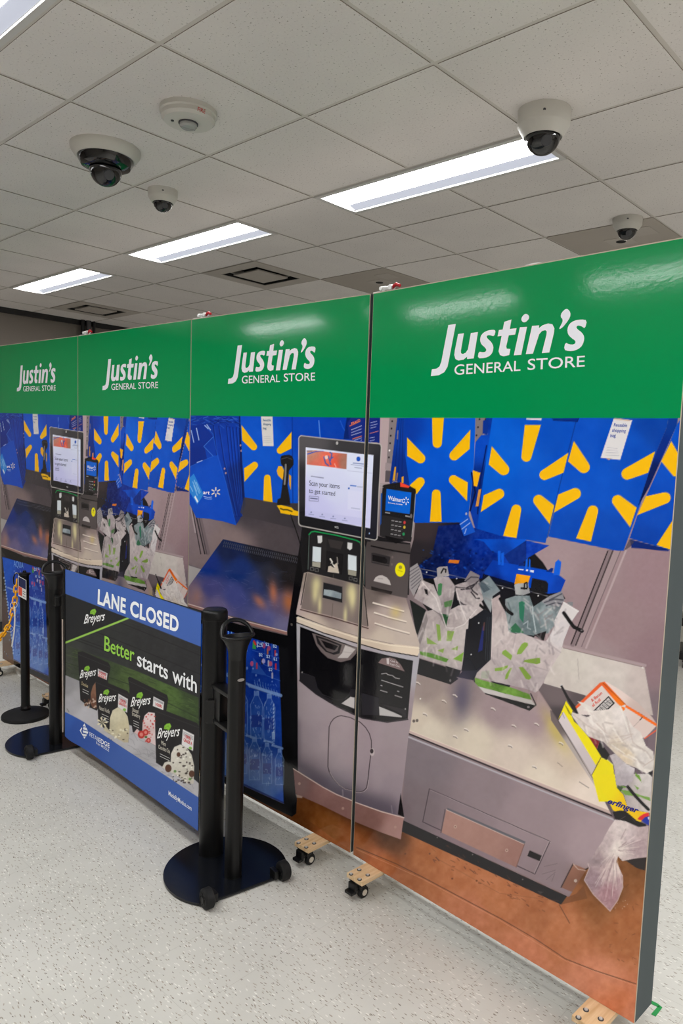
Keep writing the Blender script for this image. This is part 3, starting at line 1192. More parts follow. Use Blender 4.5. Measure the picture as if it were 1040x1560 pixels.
# -- left carrier bags
P(F7((138, 165), (372, 240), (384, 292), (336, 326), (128, 262)), (30, 29, 32))
P(F7((300, 200), (400, 235), (384, 292), (336, 326)), (34, 33, 36))
E(*F7((333, 302))[0], 1.5, 2.2, (110, 105, 105))
P(F3((110, 480), (240, 560), (175, 760), (160, 740)), (24, 28, 28))
P(F3((100, 235), (170, 190), (200, 250), (218, 320), (192, 350), (140, 452), (98, 370)), (150, 144, 146))
for k in range(6):
    Ln(F3((106 + k * 4, 262 + k * 26), (180 + k * 4, 215 + k * 22)), 1.2, (84, 80, 86), 0.8)
P(F3((290, 560), (400, 500), (480, 640), (470, 705), (395, 700)), (120, 112, 114))
P(F3((300, 312), (330, 296), (420, 300), (472, 372), (456, 490), (402, 692), (378, 640), (350, 490)), [(670, 890, (166, 154, 156)), (685, 930, (140, 130, 132)), (660, 885, (176, 166, 168))], noise=12, ns=4)
P(F3((325, 232), (345, 220), (410, 215), (424, 292), (330, 304)), (158, 152, 152))
Ln(F3((360, 268), (378, 235), (398, 240), (396, 262)), 2, (24, 22, 24))
P(F3((336, 358), (356, 348), (370, 355), (362, 440), (346, 452), (332, 432)), (66, 124, 78))
P(F3((382, 500), (452, 480), (440, 532), (388, 542)), (76, 116, 68))
P(F3((362, 590), (420, 600), (402, 690)), (34, 74, 44))
P(F3((205, 322), (300, 362), (355, 490), (366, 592), (342, 586), (145, 468)), [(640, 900, (176, 164, 164)), (660, 920, (190, 180, 180)), (632, 908, (160, 148, 150))], noise=12, ns=4)
P(F3((224, 392), (250, 400), (258, 446), (236, 432)), (18, 17, 19))
P(F3((470, 366), (520, 348), (600, 330), (660, 312), (700, 480), (620, 545), (530, 532), (490, 480)), [(700, 890, (170, 158, 160)), (720, 910, (178, 168, 168)), (715, 885, (140, 132, 134))], noise=14, ns=4)
for q in (((480, 380), (560, 388), (640, 352)), ((520, 400), (600, 392), (655, 330)), ((590, 370), (612, 410), (650, 440)), ((600, 420), (640, 470), (665, 470)), ((500, 490), (540, 520), (560, 525))):
    Ln(F3(*q), 2.2, (38, 34, 40), 0.85)
P(F3((594, 250), (670, 290), (655, 330), (600, 352), (545, 330)), (128, 120, 124))
Ln(F3((560, 330), (600, 300), (655, 305)), 2, (60, 56, 64), 0.8)
P(F3((664, 350), (742, 290), (832, 410), (772, 452), (758, 585), (702, 490)), [(740, 890, (120, 132, 138)), (755, 920, (150, 156, 158))], noise=9)
P(F3((655, 352), (695, 330), (750, 400), (700, 425)), (64, 76, 86), 0.8)
for k in range(4):
    Ln(F3((676 + k * 14, 352 + k * 4), (722 + k * 16, 408 - k * 6)), 0.9, (90, 102, 110), 0.7)
P(F3((240, 572), (290, 560), (345, 598), (395, 700), (470, 706), (545, 672), (582, 620), (572, 760), (522, 1042), (180, 938), (174, 765)), [(660, 945, (170, 158, 158)), (690, 1000, (186, 174, 173)), (645, 990, (164, 152, 152)), (700, 970, (190, 180, 178)), (680, 1010, (172, 162, 160)), (650, 970, (180, 170, 168))], noise=14, ns=5)
P(F3((174, 765), (240, 572), (255, 640), (190, 850)), (120, 112, 112), 0.7)
P(F3((500, 525), (620, 520), (682, 490), (712, 560), (706, 602), (636, 662), (582, 622), (540, 682), (470, 706), (400, 694), (432, 560)), [(705, 930, (190, 180, 180)), (720, 938, (184, 172, 172)), (690, 945, (170, 158, 158))], noise=12, ns=4)
for q in (((365, 590), (400, 700), (470, 706), (545, 676), (640, 560)), ((210, 340), (320, 470), (360, 590)), ((480, 400), (520, 540), (560, 640))):
    Ln(F3(*q), 1.6, (216, 208, 206), 0.8)
P(F3((668, 508), (716, 545), (704, 566), (664, 532)), (16, 15, 17))
G1 = (122, 158, 62)
for q in (((320, 672), (350, 680), (362, 808), (335, 806)), ((410, 725), (466, 730), (442, 810), (402, 808)), ((245, 778), (290, 806), (332, 834), (250, 830)), ((328, 882), (386, 865), (376, 902)), ((440, 872), (496, 845), (490, 882))):
    P(F3(*q), G1, 0.85)
P(F3((190, 888), (290, 905), (420, 950), (402, 976), (195, 914)), (84, 132, 48))
P(F3((455, 950), (540, 895), (526, 972)), (120, 164, 60))
B(*F3((400, 820))[0], 14, 5, (205, 198, 200), 0.5)

# -- black column between the bags
P(F7((430, -10), (585, -60), (580, 175), (478, 290), (470, 320), (370, 290), (405, 248)), [(715, 970, (24, 24, 32)), (735, 980, (20, 22, 40)), (705, 1010, (40, 38, 52))])
P(F3((585, 640), (705, 555), (770, 590), (752, 960), (690, 1010), (640, 1040), (522, 1044), (572, 762)), [(730, 980, (22, 22, 30)), (742, 960, (28, 32, 40)), (720, 960, (18, 18, 26))])
P(F3((690, 700), (704, 680), (690, 880), (655, 895)), (28, 40, 120), 0.8)
P(F3((700, 660), (710, 660), (704, 725), (692, 725)), (120, 70, 60), 0.7)
E(*F3((660, 665))[0], 1.1, 1.1, (220, 218, 216))
E(*F3((600, 914))[0], 1.1, 1.1, (220, 218, 216))
for k in range(3):
    Ln(F3((760 - k * 16, 620), (745 - k * 16, 960)), 0.9, (60, 64, 72), 0.7)

# -- white shelf plate, right
P([(856, 985), (982, 1015), (995.5, 1090), (975, 1085), (930, 1078), (889, 1060), (826, 1042), (835, 1010)], [(870, 1010, (206, 198, 190)), (930, 1030, (206, 196, 190)), (980, 1040, (196, 182, 178)), (990, 1080, (190, 176, 172)), (850, 1035, (198, 188, 182))], noise=9, ns=9)
Ln([(856, 983), (983, 1013)], 4.2, (168, 148, 150))
Ln([(857, 986), (981, 1016)], 1, (140, 122, 124))
Ln([(982, 1014), (995, 1088)], 1, (150, 134, 134), 0.7)
E(979, 1016.5, 1.6, 1.2, (230, 224, 220))
Ln([(879, 1003), (881, 1034)], 0.9, (160, 148, 144), 0.7)

# -- right carrier bag and the grey one hung behind it
P(F4((248, 372), (330, 345), (442, 345), (472, 432), (600, 350), (702, 368), (692, 440), (642, 580), (592, 642), (470, 662), (268, 634), (248, 480)), [(780, 920, (128, 140, 143)), (800, 950, (100, 114, 118)), (830, 930, (142, 154, 158)), (775, 950, (138, 148, 150)), (815, 920, (110, 124, 128)), (845, 915, (96, 104, 110))], noise=16, ns=5)
P(F4((540, 392), (600, 348), (700, 308), (722, 380), (680, 432), (560, 412)), (138, 136, 142), noise=14)
for q in (((560, 400), (640, 372), (710, 380)), ((575, 425), (650, 400), (700, 412)), ((600, 380), (660, 350), (700, 330))):
    Ln(F4(*q), 2, (64, 66, 76), 0.8)
P(F4((740, 395), (790, 395), (785, 430), (760, 420)), (128, 128, 132))
P(F4((356, 398), (382, 388), (406, 396), (392, 560), (362, 522)), (46, 112, 88))
P(F4((280, 610), (330, 560), (400, 640), (300, 636)), (50, 104, 74))
Ln(F4((466, 430), (470, 500), (492, 630)), 1.8, (190, 200, 204), 0.8)
Ln(F4((395, 570), (430, 545), (425, 600), (450, 610)), 1.6, (178, 186, 190), 0.7)
Ln(F4((270, 400), (300, 480), (280, 560)), 2, (86, 98, 102), 0.7)
P(F4((320, 258), (350, 248), (430, 245), (446, 322), (392, 342), (330, 336)), [(785, 895, (172, 172, 172)), (800, 900, (150, 150, 152))])
Ln(F4((400, 290), (402, 248), (420, 240), (424, 280)), 2.2, (26, 25, 26))
Ln(F4((375, 285), (420, 290)), 2.4, (22, 20, 22))
P(F4((478, 656), (576, 626), (556, 702), (530, 692)), (26, 23, 26))
P(F4((140, 372), (205, 335), (215, 382), (256, 500), (276, 632), (330, 646), (380, 642), (432, 662), (550, 706), (580, 700), (642, 590), (642, 540), (715, 393), (837, 466), (772, 560), (715, 702), (692, 797), (600, 938), (522, 1092), (490, 1112), (420, 1085), (8, 992), (22, 955), (48, 930), (132, 850), (146, 500)),
  [(777, 985, (190, 176, 176)), (835, 1005, (196, 182, 182)), (847, 965, (210, 203, 204)), (756, 925, (176, 160, 160)), (797, 1032, (168, 154, 157)), (735, 1022, (184, 172, 171)), (755, 960, (196, 184, 183)), (820, 985, (198, 186, 186)), (820, 1040, (176, 163, 165)), (770, 1015, (180, 168, 170))], noise=12, ns=6)
P(F4((640, 560), (715, 398), (832, 466), (770, 560), (712, 702), (660, 660)), [(850, 950, (206, 199, 201)), (865, 930, (214, 208, 208))], 0.8)
Ln(F4((715, 398), (832, 470)), 2, (225, 220, 220), 0.8)
Ln(F4((140, 370), (146, 500), (136, 846)), 1, (216, 206, 204), 0.7)
for q in (((560, 700), (690, 795)), ((330, 650), (310, 760)), ((300, 870), (420, 1080)), ((160, 850), (300, 1060)), ((450, 900), (590, 940)), ((610, 720), (640, 800))):
    Ln(F4(*q), 2.2, (160, 146, 150), 0.45)
for q in (((402, 714), (428, 720), (430, 738), (376, 806), (340, 810), (350, 775), (380, 728)), ((250, 772), (306, 820), (292, 856), (222, 806), (226, 786)), ((505, 838), (526, 838), (529, 878), (500, 888), (390, 869), (402, 855)),
          ((355, 912), (390, 910), (458, 990), (440, 1012), (412, 1004)), ((272, 895), (266, 915), (226, 940), (166, 942), (165, 920), (216, 912)), ((304, 915), (266, 1003), (246, 1008), (252, 970), (286, 920))):
    P(F4(*q), [(780, 990, (126, 164, 62)), (800, 1010, (116, 150, 50))], 0.92)
P(F4((60, 945), (122, 938), (122, 960), (110, 1002), (52, 1000)), (140, 160, 130), 0.4)
P(F4((8, 994), (60, 1012), (300, 1074), (442, 1126), (458, 1172), (250, 1122), (30, 1062), (4, 1032)), [(730, 1038, (108, 152, 62)), (770, 1052, (112, 154, 62)), (800, 1062, (92, 132, 48)), (760, 1044, (84, 124, 44))], noise=14, ns=4)
P(F4((28, 1062), (250, 1122), (458, 1172), (492, 1216), (440, 1202), (60, 1108)), [(740, 1050, (196, 190, 188)), (800, 1070, (180, 174, 172))])
P(F4((0, 1042), (62, 1110), (110, 1122), (440, 1204), (494, 1214), (442, 1260), (130, 1158), (95, 1132), (42, 1112)), (24, 24, 26))
Ln(F4((452, 1122), (498, 1218)), 1.6, K)
Ln(F4((0, 990), (2, 1044), (60, 1110)), 1.4, K)
E(*F4((433, 1228))[0], 2.2, 1.8, (120, 112, 114))
Ln(F4((208, 370), (245, 440), (272, 470), (302, 490)), 5, (20, 19, 21))
Ln(F4((716, 482), (760, 545), (795, 592), (862, 626)), 5.4, (20, 19, 21))
E(*F4((858, 620))[0], 1.4, 1.2, (110, 105, 105))

# fine creases of the thin film
for (fx_, fy_, w_, h_, n_, lean) in ((660, 975, 34, 42, 46, 0.15), (668, 905, 30, 36, 34, 0.35), (715, 905, 22, 28, 28, -0.5), (790, 1000, 62, 48, 60, -0.25), (845, 940, 18, 32, 20, 0.5), (765, 950, 14, 40, 14, 0.1), (820, 925, 26, 24, 26, -0.6)):
    for _ in range(n_):
        x, y = fx_ + rng.uniform(-1, 1) * w_, fy_ + rng.uniform(-1, 1) * h_
        a_ = PI / 2 + lean + rng.uniform(-.7, .7)
        l_ = rng.uniform(4, 16)
        I_ = art.idx(x - 1, x + 1, y - 1, y + 1)
        if not len(I_) or art.c[I_].mean() < 92 or abs(art.c[I_].mean(0)[1] - art.c[I_].mean(0)[2]) > 22:
            continue
        Ln([(x, y), (x + l_ * math.cos(a_), y + l_ * math.sin(a_))], 2.4, (224, 214, 212) if rng.random() < .5 else (128, 116, 120), rng.uniform(.25, .5), 2.2)

# -- steel bagging deck
DECK = [(628, 992), (660, 1010), (720, 1018), (772, 1068), (806, 1082), (816, 1062), (819, 1050), (842, 1085), (912, 1200), (931, 1240), (618, 1113), (634, 1000)]
P(F7((130, 262), (335, 326), (384, 292), (372, 280), (470, 300), (550, 385), (820, 488), (862, 458), (872, 365), (1000, 560), (1120, 760), (1330, 1120), (72, 615)),
  [(650, 1050, (150, 134, 130)), (637, 1095, (206, 192, 176)), (720, 1128, (212, 199, 182)), (820, 1190, (222, 208, 192)), (700, 1050, (138, 122, 124)), (800, 1075, (160, 140, 144)), (860, 1150, (206, 188, 172)), (850, 1105, (184, 164, 150)), (900, 1215, (230, 214, 202)), (760, 1080, (154, 134, 138)), (670, 1075, (166, 150, 142)), (780, 1150, (210, 194, 182)), (825, 1090, (160, 138, 144)), (650, 1110, (212, 200, 184))], noise=4, ns=7)
B(*F7((405, 400))[0], 13, 34, (78, 74, 98), 0.75, 0.08)
B(*F7((980, 610))[0], 10, 34, (196, 176, 74), 0.6, -0.5)
for q in ((136, 315), (363, 392), (296, 425), (180, 503), (433, 598), (365, 640), (597, 473), (725, 577), (865, 567), (703, 698), (852, 826), (1015, 683)):
    x, y = F7(q)[0]
    Ln([(x - 3, y - 1), (x, y - 0.6), (x + 3, y + 2.4)], 1.4, (222, 212, 206))
    Ln([(x - 3.2, y + 1), (x + 1, y + 2), (x + 2.4, y + 3.6)], 1.2, (110, 98, 96), 0.8)
E(*F7((150, 412))[0], 1.2, 1.2, (225, 220, 214))
for q in ((110, 548), (130, 545)):
    E(*F7(q)[0], 2.2, 2.4, (100, 90, 84))
Ln(F5((50, 985), (95, 1020)), 1.0, (130, 112, 100), 0.8)
Ln(F5((255, 1165), (345, 1222)), 1.1, (120, 104, 96), 0.8)
Ln([(618, 1112), (932, 1238)], 4.4, (196, 172, 166))
Ln([(618, 1110), (932, 1235)], 0.9, (236, 222, 208), 0.8)

# -- front of the bagging cabinet
P([(618, 1118), (936, 1248), (915, 1288), (893, 1322), (866, 1362), (608, 1248)], [(640, 1150, (124, 112, 119)), (800, 1230, (152, 134, 140)), (700, 1300, (138, 118, 126)), (900, 1300, (166, 146, 152)), (740, 1200, (140, 124, 130)), (620, 1230, (120, 106, 112)), (850, 1340, (140, 122, 128))], noise=3, ns=10)
Ln([(619, 1116), (934, 1243)], 2, (26, 20, 26))
Ln([(619, 1121), (937, 1249)], 2.6, (176, 170, 178))
AP = F8((178, 348), (820, 628), (740, 800), (143, 522))
Ln(AP + AP[:1], 1.3, (70, 60, 66))
Ln([(x + 1.2, y + 1.2) for x, y in AP[:2]], 0.8, (196, 180, 184), 0.7)
Ln([(x - 1.2, y - 0.8) for x, y in AP[1:3]], 0.8, (196, 180, 184), 0.6)
P(F8((275, 448), (690, 628), (684, 645), (268, 460)), (100, 98, 106))
P(F8((268, 458), (684, 642), (640, 764), (242, 578)), [(690, 1260, (170, 130, 120)), (740, 1290, (166, 126, 116)), (780, 1310, (154, 114, 106))], noise=4, ns=6)
Ln(F8((268, 458), (684, 642)), 1.2, (210, 186, 178), 0.8)
Ln(F8((684, 642), (640, 764)), 1.2, (120, 90, 84))
Ln(F8((262, 458), (240, 578)), 1.8, (96, 82, 86))
for q in ((316, 548), (590, 674)):
    E(*F8(q)[0], 2.4, 2.6, (190, 160, 146))
    E(*F8(q)[0], 1, 1.1, (120, 90, 80))
P(F8((712, 674), (776, 703), (765, 732), (700, 704)), (30, 27, 30))
P(F8((945, 748), (1030, 782), (962, 905), (882, 872)), [(885, 1330, (158, 110, 94)), (870, 1350, (134, 92, 76))])
Ln(F8((943, 748), (880, 870)), 1.8, (60, 46, 46))
Ln(F8((945, 748), (970, 775), (1028, 786)), 1.4, (206, 178, 166))
P(F8((1005, 775), (1030, 765), (1030, 788)), (28, 26, 30))
E(*F8((957, 836))[0], 2.4, 2.6, (210, 190, 178))
for q in (((780, 800), (850, 780)), ((800, 830), (850, 790)), ((790, 760), (860, 745)), ((830, 840), (845, 800))):
    Ln(F8(*q), 0.7, (80, 68, 74), 0.6)
for q in ((408, 696), (675, 828), (220, 605)):
    E(*F8(q)[0], 0.9, 0.9, (120, 115, 115))

# -- brown floor
BR = [(425, 1218), (448, 1206), (470, 1218), (540, 1240), (608, 1252), (640, 1262), (866, 1366), (893, 1324), (935, 1300), (1010, 1270), (1030, 1600), (960, 1600), (640, 1400), (420, 1260)]
P(BR, [(460, 1240, (110, 62, 26)), (560, 1258, (118, 66, 34)), (590, 1275, (96, 58, 34)), (650, 1290, (172, 104, 62)), (700, 1320, (182, 112, 72)), (750, 1370, (184, 114, 74)), (850, 1420, (186, 116, 76)), (960, 1300, (122, 74, 36)), (920, 1370, (140, 86, 46)), (955, 1410, (166, 100, 58)), (900, 1500, (206, 132, 100)), (720, 1390, (190, 118, 84)), (570, 1310, (178, 104, 66)), (945, 1545, (200, 118, 82)), (540, 1290, (150, 88, 50)), (490, 1262, (128, 76, 34)), (800, 1450, (200, 124, 90)), (820, 1400, (170, 104, 66))], noise=13, ns=9)
P(F8((36, 512), (912, 918), (880, 962), (30, 572)), (34, 32, 35))
for q in ((408, 696), (675, 828), (220, 605)):
    E(*F8(q)[0], 0.9, 0.9, (120, 115, 115))
P(F8((750, 888), (785, 895), (770, 905)), (70, 66, 68), 0.7)
Ln([(540, 1289), (600, 1314), (640, 1334), (700, 1366), (760, 1398), (815, 1430), (860, 1460), (905, 1478), (969, 1499)], 1.3, (92, 58, 42), 0.85)
Ln([(540, 1292), (640, 1337), (760, 1401), (860, 1463), (969, 1502)], 0.9, (222, 160, 128), 0.5)
Ln(F8((870, 962), (925, 1060)), 1.3, (90, 60, 44), 0.8)
Ln([(660, 1305), (760, 1360), (850, 1372)], 0.8, (120, 76, 52), 0.5)
for _ in range(46):
    x, y = rng.uniform(640, 830), 0
    y = 1262 + (x - 640) * 0.47 + rng.uniform(6, 42)
    a_ = rng.uniform(0.2, 1.0)
    l_ = rng.uniform(2, 8)
    Ln([(x, y), (x + l_ * math.cos(a_), y + l_ * math.sin(a_))], rng.uniform(0.6, 1.8), (84, 52, 38), 0.55)
for _ in range(26):
    x, y = rng.uniform(920, 975), rng.uniform(1345, 1470)
    Ln([(x, y), (x + rng.uniform(-4, 7), y + rng.uniform(-2, 6))], rng.uniform(0.6, 1.4), (96, 56, 34), 0.5)
for _ in range(14):
    E(rng.uniform(925, 965), rng.uniform(1370, 1385), .6, .6, (225, 205, 190), 0.7)
B(905, 1345, 30, 14, (70, 42, 22), 0.7, 0.5)
B(930, 1360, 26, 16, (84, 50, 24), 0.5)
P(F6((575, 895), (640, 890), (870, 872), (850, 1012), (760, 985), (660, 915)), (42, 36, 36))
P(F8((880, 962), (905, 925), (960, 905), (1000, 860), (1020, 930)), (112, 68, 40), 0.7)
for q in ((50, 690), (300, 822), (430, 834), (180, 690)):
    E(*F8(q)[0], 1.4, 1.4, (110, 66, 44))

# -- goods and litter in the bin at the right
P([(826, 1040), (889, 1058), (930, 1075), (996, 1090), (1003, 1150), (960, 1260), (935, 1248), (905, 1190), (842, 1085), (819, 1050)], [(850, 1060, (110, 97, 100)), (880, 1070, (88, 78, 82)), (848, 1090, (70, 62, 66)), (990, 1130, (112, 96, 104)), (960, 1130, (96, 84, 92))])
P([(992, 1090), (1010, 1090), (1005, 1160), (985, 1160)], (118, 102, 110))
P(F5((-20, 495), (0, 500), (50, 585), (375, 1098), (470, 1245), (430, 1245), (-10, 590)), [(848, 1100, (110, 98, 98)), (870, 1140, (176, 164, 160)), (905, 1190, (190, 176, 172))])
Ln(F5((0, 505), (440, 1230)), 0.9, (70, 62, 64), 0.8)
P(F5((455, 238), (490, 232), (690, 440), (850, 560), (985, 640), (870, 762), (760, 700), (640, 540), (240, 540), (212, 468)), [(905, 1060, (218, 204, 200)), (975, 1110, (216, 196, 190)), (940, 1080, (222, 208, 204))])
P(F5((490, 232), (520, 238), (620, 295), (800, 422), (940, 560), (985, 628), (850, 540), (690, 442)), [(930, 1050, (226, 206, 200)), (980, 1090, (198, 176, 170))])
P(F5((448, 240), (470, 262), (226, 486), (212, 468)), (226, 92, 44))
P(F5((448, 240), (492, 230), (692, 440), (642, 462), (600, 420), (470, 270)), [(915, 1045, (226, 96, 30)), (945, 1072, (240, 118, 20))])
Ln(F5((480, 245), (690, 445)), 1.0, (150, 60, 20), 0.8)
P(F5((690, 444), (850, 540), (985, 625), (985, 652), (845, 566), (690, 470)), (236, 106, 24))
P(F5((630, 462), (684, 470), (684, 490), (660, 512)), (240, 114, 20))
Ln(F5((870, 762), (985, 682)), 1.8, (220, 92, 64))
Ln(F5((845, 566), (826, 590)), 1.4, (40, 34, 36))
Ln(F5((826, 590), (762, 655)), 0.8, (170, 150, 146))
Ln(F5((340, 372), (378, 412)), 0.0001, K)
P(F5((530, 364), (590, 430), (530, 488), (500, 490), (388, 500)), (32, 30, 32))
P(F5((528, 380), (572, 430), (526, 474), (500, 490), (410, 494)), (214, 206, 204))
for k in range(9):
    t_ = k / 8
    Ln(F5((440 + 84 * t_, 476 - 76 * t_), (470 + 96 * t_, 508 - 80 * t_)), 0.7 + 0.5 * (k % 2), (30, 28, 30))
P(F5((75, 268), (94, 263), (160, 380), (215, 455), (248, 528), (225, 528), (190, 490), (130, 380)), (34, 31, 34))
Ln(F5((82, 262), (92, 262)), 1.2, (200, 200, 204))
P(F5((60, 592), (105, 505), (415, 1010), (375, 1100)), [(860, 1110, (212, 200, 202)), (895, 1165, (200, 188, 190))])
P(F5((55, 585), (130, 408), (192, 500), (180, 542), (205, 600), (252, 642), (355, 762), (462, 930), (412, 1012), (105, 508)), (238, 222, 8))
for k in range(3):
    Ln(F5((118 + k * 12, 440 + k * 18), (160 + k * 12, 530 + k * 10)), 0.8, (90, 84, 30), 0.8)
Ln(F5((92, 520), (115, 568)), 1.2, (120, 110, 170), 0.6)
P(F5((462, 938), (490, 952), (520, 960), (572, 1008), (584, 1100), (604, 1230), (660, 1350), (440, 1350), (375, 1100)), (236, 220, 10))
P(F6((285, -5), (530, -5), (550, 130), (620, 210), (662, 330), (790, 383), (892, 398), (898, 440), (800, 500), (700, 470), (510, 372), (450, 255)), [(915, 1200, (238, 220, 10)), (960, 1240, (240, 196, 14)), (980, 1242, (236, 190, 16))])
Ln(F5((460, 935), (372, 1102)), 1.0, (90, 70, 30), 0.8)
Ln(F5((462, 936), (500, 955), (525, 962), (572, 1008)), 1.2, (250, 240, 150), 0.7)
P(F5((345, 745), (372, 738), (445, 792), (420, 862)), (128, 30, 40))
P(F5((440, 788), (468, 812), (540, 912), (512, 962), (465, 936), (418, 862)), (30, 27, 30))
Ln(F5((442, 792), (420, 858)), 0.9, (180, 90, 90), 0.7)
# plastic bags over the bin
P(F6((535, -10), (745, -10), (935, -10), (925, 120), (912, 405), (790, 380), (664, 332), (625, 205), (552, 130)), [(945, 1190, (170, 160, 160)), (985, 1190, (204, 196, 194)), (970, 1220, (190, 180, 178)), (990, 1230, (200, 190, 188)), (950, 1215, (170, 158, 160))], noise=12, ns=5)
for q in (((740, 0), (790, 0), (812, 60), (770, 30)), ((580, 155), (692, 170), (800, 215), (905, 240), (908, 278), (800, 232), (640, 212)), ((600, 100), (660, 120), (640, 140), (590, 130)), ((740, 110), (790, 140), (770, 160))):
    P(F6(*q), (108, 154, 60), 0.9)
P(F6((560, 110), (620, 130), (590, 180), (556, 140)), (40, 60, 40), 0.8)
Ln(F6((665, 122), (750, 225), (830, 310), (888, 366)), 4.6, (26, 24, 27))
Ln(F6((665, 122), (600, 110)), 1.4, (60, 56, 60))
P(F5((780, 1075), (830, 1130), (842, 1172), (790, 1115)), (108, 152, 54))
P(F5((540, 920), (592, 900), (700, 1000), (778, 1042), (756, 1162), (700, 1205), (602, 1192), (580, 1010)), [(940, 1160, (188, 178, 182)), (955, 1185, (172, 162, 168)), (960, 1170, (204, 196, 200))], noise=14, ns=4)
P(F5((240, 414), (300, 430), (370, 470), (386, 505), (520, 490), (640, 452), (690, 540), (760, 650), (832, 702), (882, 830), (952, 885), (962, 980), (950, 1062), (890, 1092), (782, 1032), (700, 1000), (592, 902), (522, 832), (482, 792), (342, 742), (252, 642), (182, 545), (186, 512), (330, 562), (382, 532), (312, 482)),
  [(922, 1101, (226, 216, 210)), (938, 1136, (208, 194, 178)), (979, 1155, (212, 204, 200)), (889, 1105, (218, 206, 202)), (960, 1120, (214, 204, 200)), (945, 1090, (224, 214, 210)), (955, 1150, (214, 196, 172)), (970, 1140, (226, 218, 212)), (915, 1125, (200, 188, 184))], noise=16, ns=6)
for q in (((420, 620), (560, 760), (760, 720)), ((530, 800), (640, 790), (740, 740)), ((600, 860), (700, 930), (860, 1000)), ((700, 560), (760, 800), (900, 900)), ((200, 540), (330, 640), (470, 720)), ((860, 1020), (950, 960))):
    Ln(F5(*q), 1.8, (190, 172, 164), 0.5)
for q in (((330, 560), (480, 700), (520, 800)), ((640, 460), (720, 700)), ((560, 820), (680, 900))):
    Ln(F5(*q), 1.6, (240, 234, 228), 0.6)
P(F5((240, 416), (300, 430), (370, 470), (380, 530), (330, 500)), (228, 220, 214), 0.7)
P(F5((895, 1085), (945, 1060), (940, 1120)), (30, 28, 32))
# red and blue corner of the box
P(F6((770, 470), (795, 440), (840, 412), (892, 398), (895, 440), (850, 448), (820, 482)), (214, 40, 50))
P(F6((815, 485), (850, 448), (896, 436), (895, 535), (850, 512)), (26, 50, 158))
P(F6((880, 450), (898, 445), (898, 480), (888, 468)), (225, 225, 235))
P(F6((508, 392), (580, 376), (640, 380), (690, 420), (760, 482), (860, 520), (864, 552), (800, 556), (660, 502), (530, 462)), (28, 26, 27))
Ln(F6((590, 470), (640, 440)), 0.8, (90, 84, 84), 0.8)
Ln(F6((710, 455), (745, 498)), 0.8, (90, 84, 84), 0.8)
for _ in range(50):
    x, y = rng.uniform(885, 985), 0
    y = 1085 + (x - 885) * 0.75 + rng.uniform(-16, 20)
    I_ = art.idx(x - 1, x + 1, y - 1, y + 1)
    if len(I_) and art.c[I_].mean() > 165:
        a_ = 0.7 + rng.uniform(-.6, .6)
        l_ = rng.uniform(5, 16)
        Ln([(x, y), (x + l_ * math.cos(a_), y + l_ * math.sin(a_))], 2.4, (244, 238, 232) if rng.random() < .6 else (178, 164, 158), rng.uniform(.3, .6), 2.2)
# knotted clear bag
BOW = F6((530, 475), (600, 480), (645, 492), (780, 552), (892, 540), (884, 700), (872, 872), (742, 886), (612, 912), (565, 862), (545, 912), (585, 1000), (612, 1062), (616, 1190), (560, 1330), (480, 1442), (300, 1262), (204, 1112), (256, 985), (244, 938), (330, 800), (402, 692), (420, 650), (470, 560))
P(BOW, [(938, 1292, (226, 214, 208)), (907, 1310, (164, 144, 148)), (905, 1338, (152, 128, 136)), (929, 1358, (166, 126, 134)), (935, 1325, (214, 196, 192)), (960, 1273, (198, 180, 182)), (975, 1288, (176, 154, 158)), (948, 1260, (218, 204, 202)), (925, 1285, (190, 172, 174)), (980, 1270, (186, 166, 168)), (945, 1345, (176, 146, 150)), (925, 1330, (190, 166, 168))], noise=18, ns=4)
for _ in range(46):
    t_ = rng.uniform(0, 1)
    cx, cy = 938, 1294
    ex, ey = (rng.uniform(892, 947), rng.uniform(1325, 1385)) if t_ < .6 else (rng.uniform(945, 985), rng.uniform(1255, 1306))
    s0, s1 = rng.uniform(.15, .5), rng.uniform(.55, .9)
    Ln([(cx + (ex - cx) * s0, cy + (ey - cy) * s0), (cx + (ex - cx) * s1 + rng.uniform(-2, 2), cy + (ey - cy) * s1)], rng.uniform(.6, 1.5), (232, 218, 214) if rng.random() < .6 else (140, 112, 116), 0.45)
Ln(BOW[12:20], 1.2, (214, 192, 190), 0.7)
B(907, 1312, 9, 4, (126, 112, 116), 0.6, 0.2)

# -- bags of the left print
P(A1((40, 80), (564, 80), (582, 300), (590, 600), (612, 960), (578, 1062), (556, 1105), (516, 1166), (400, 1132), (250, 1102), (120, 1092), (40, 930)), [(300, 650, (6, 50, 150)), (320, 720, (5, 68, 184)), (350, 690, (6, 56, 166)), (366, 720, (8, 36, 110)), (365, 760, (8, 40, 120)), (300, 760, (5, 72, 188))], noise=4, ns=9)
for k, (x0, x1, x2) in enumerate(((290, 330, 500), (345, 395, 520), (420, 455, 545), (455, 485, 555), (485, 515, 565), (520, 545, 575))):
    Ln(A1((x0, 180 + k * 4), (x1, 520), (x2, 1080)), 1.4, (6, 32, 108), 0.85)
    Ln(A1((x0 + 12, 190 + k * 4), (x1 + 12, 520), (x2 + 6, 1070)), 1.0, (20, 84, 196), 0.5)
P(A1((545, 80), (566, 80), (600, 600), (612, 960), (590, 1000), (556, 560)), (6, 26, 84), 0.9)
for _ in range(60):
    x, y = rng.uniform(60, 540), rng.uniform(85, 175)
    a_ = rng.uniform(-.5, .7)
    q = A1((x, y), (x + 50 * math.cos(a_), y + 50 * math.sin(a_)))
    Ln(q, rng.uniform(.6, 1.4), (60, 120, 215) if rng.random() < .5 else (6, 26, 92), 0.6)
P(A1((60, 190), (180, 160), (290, 290), (200, 380), (240, 560), (60, 580)), [(300, 670, (5, 44, 140)), (300, 690, (4, 40, 132))])
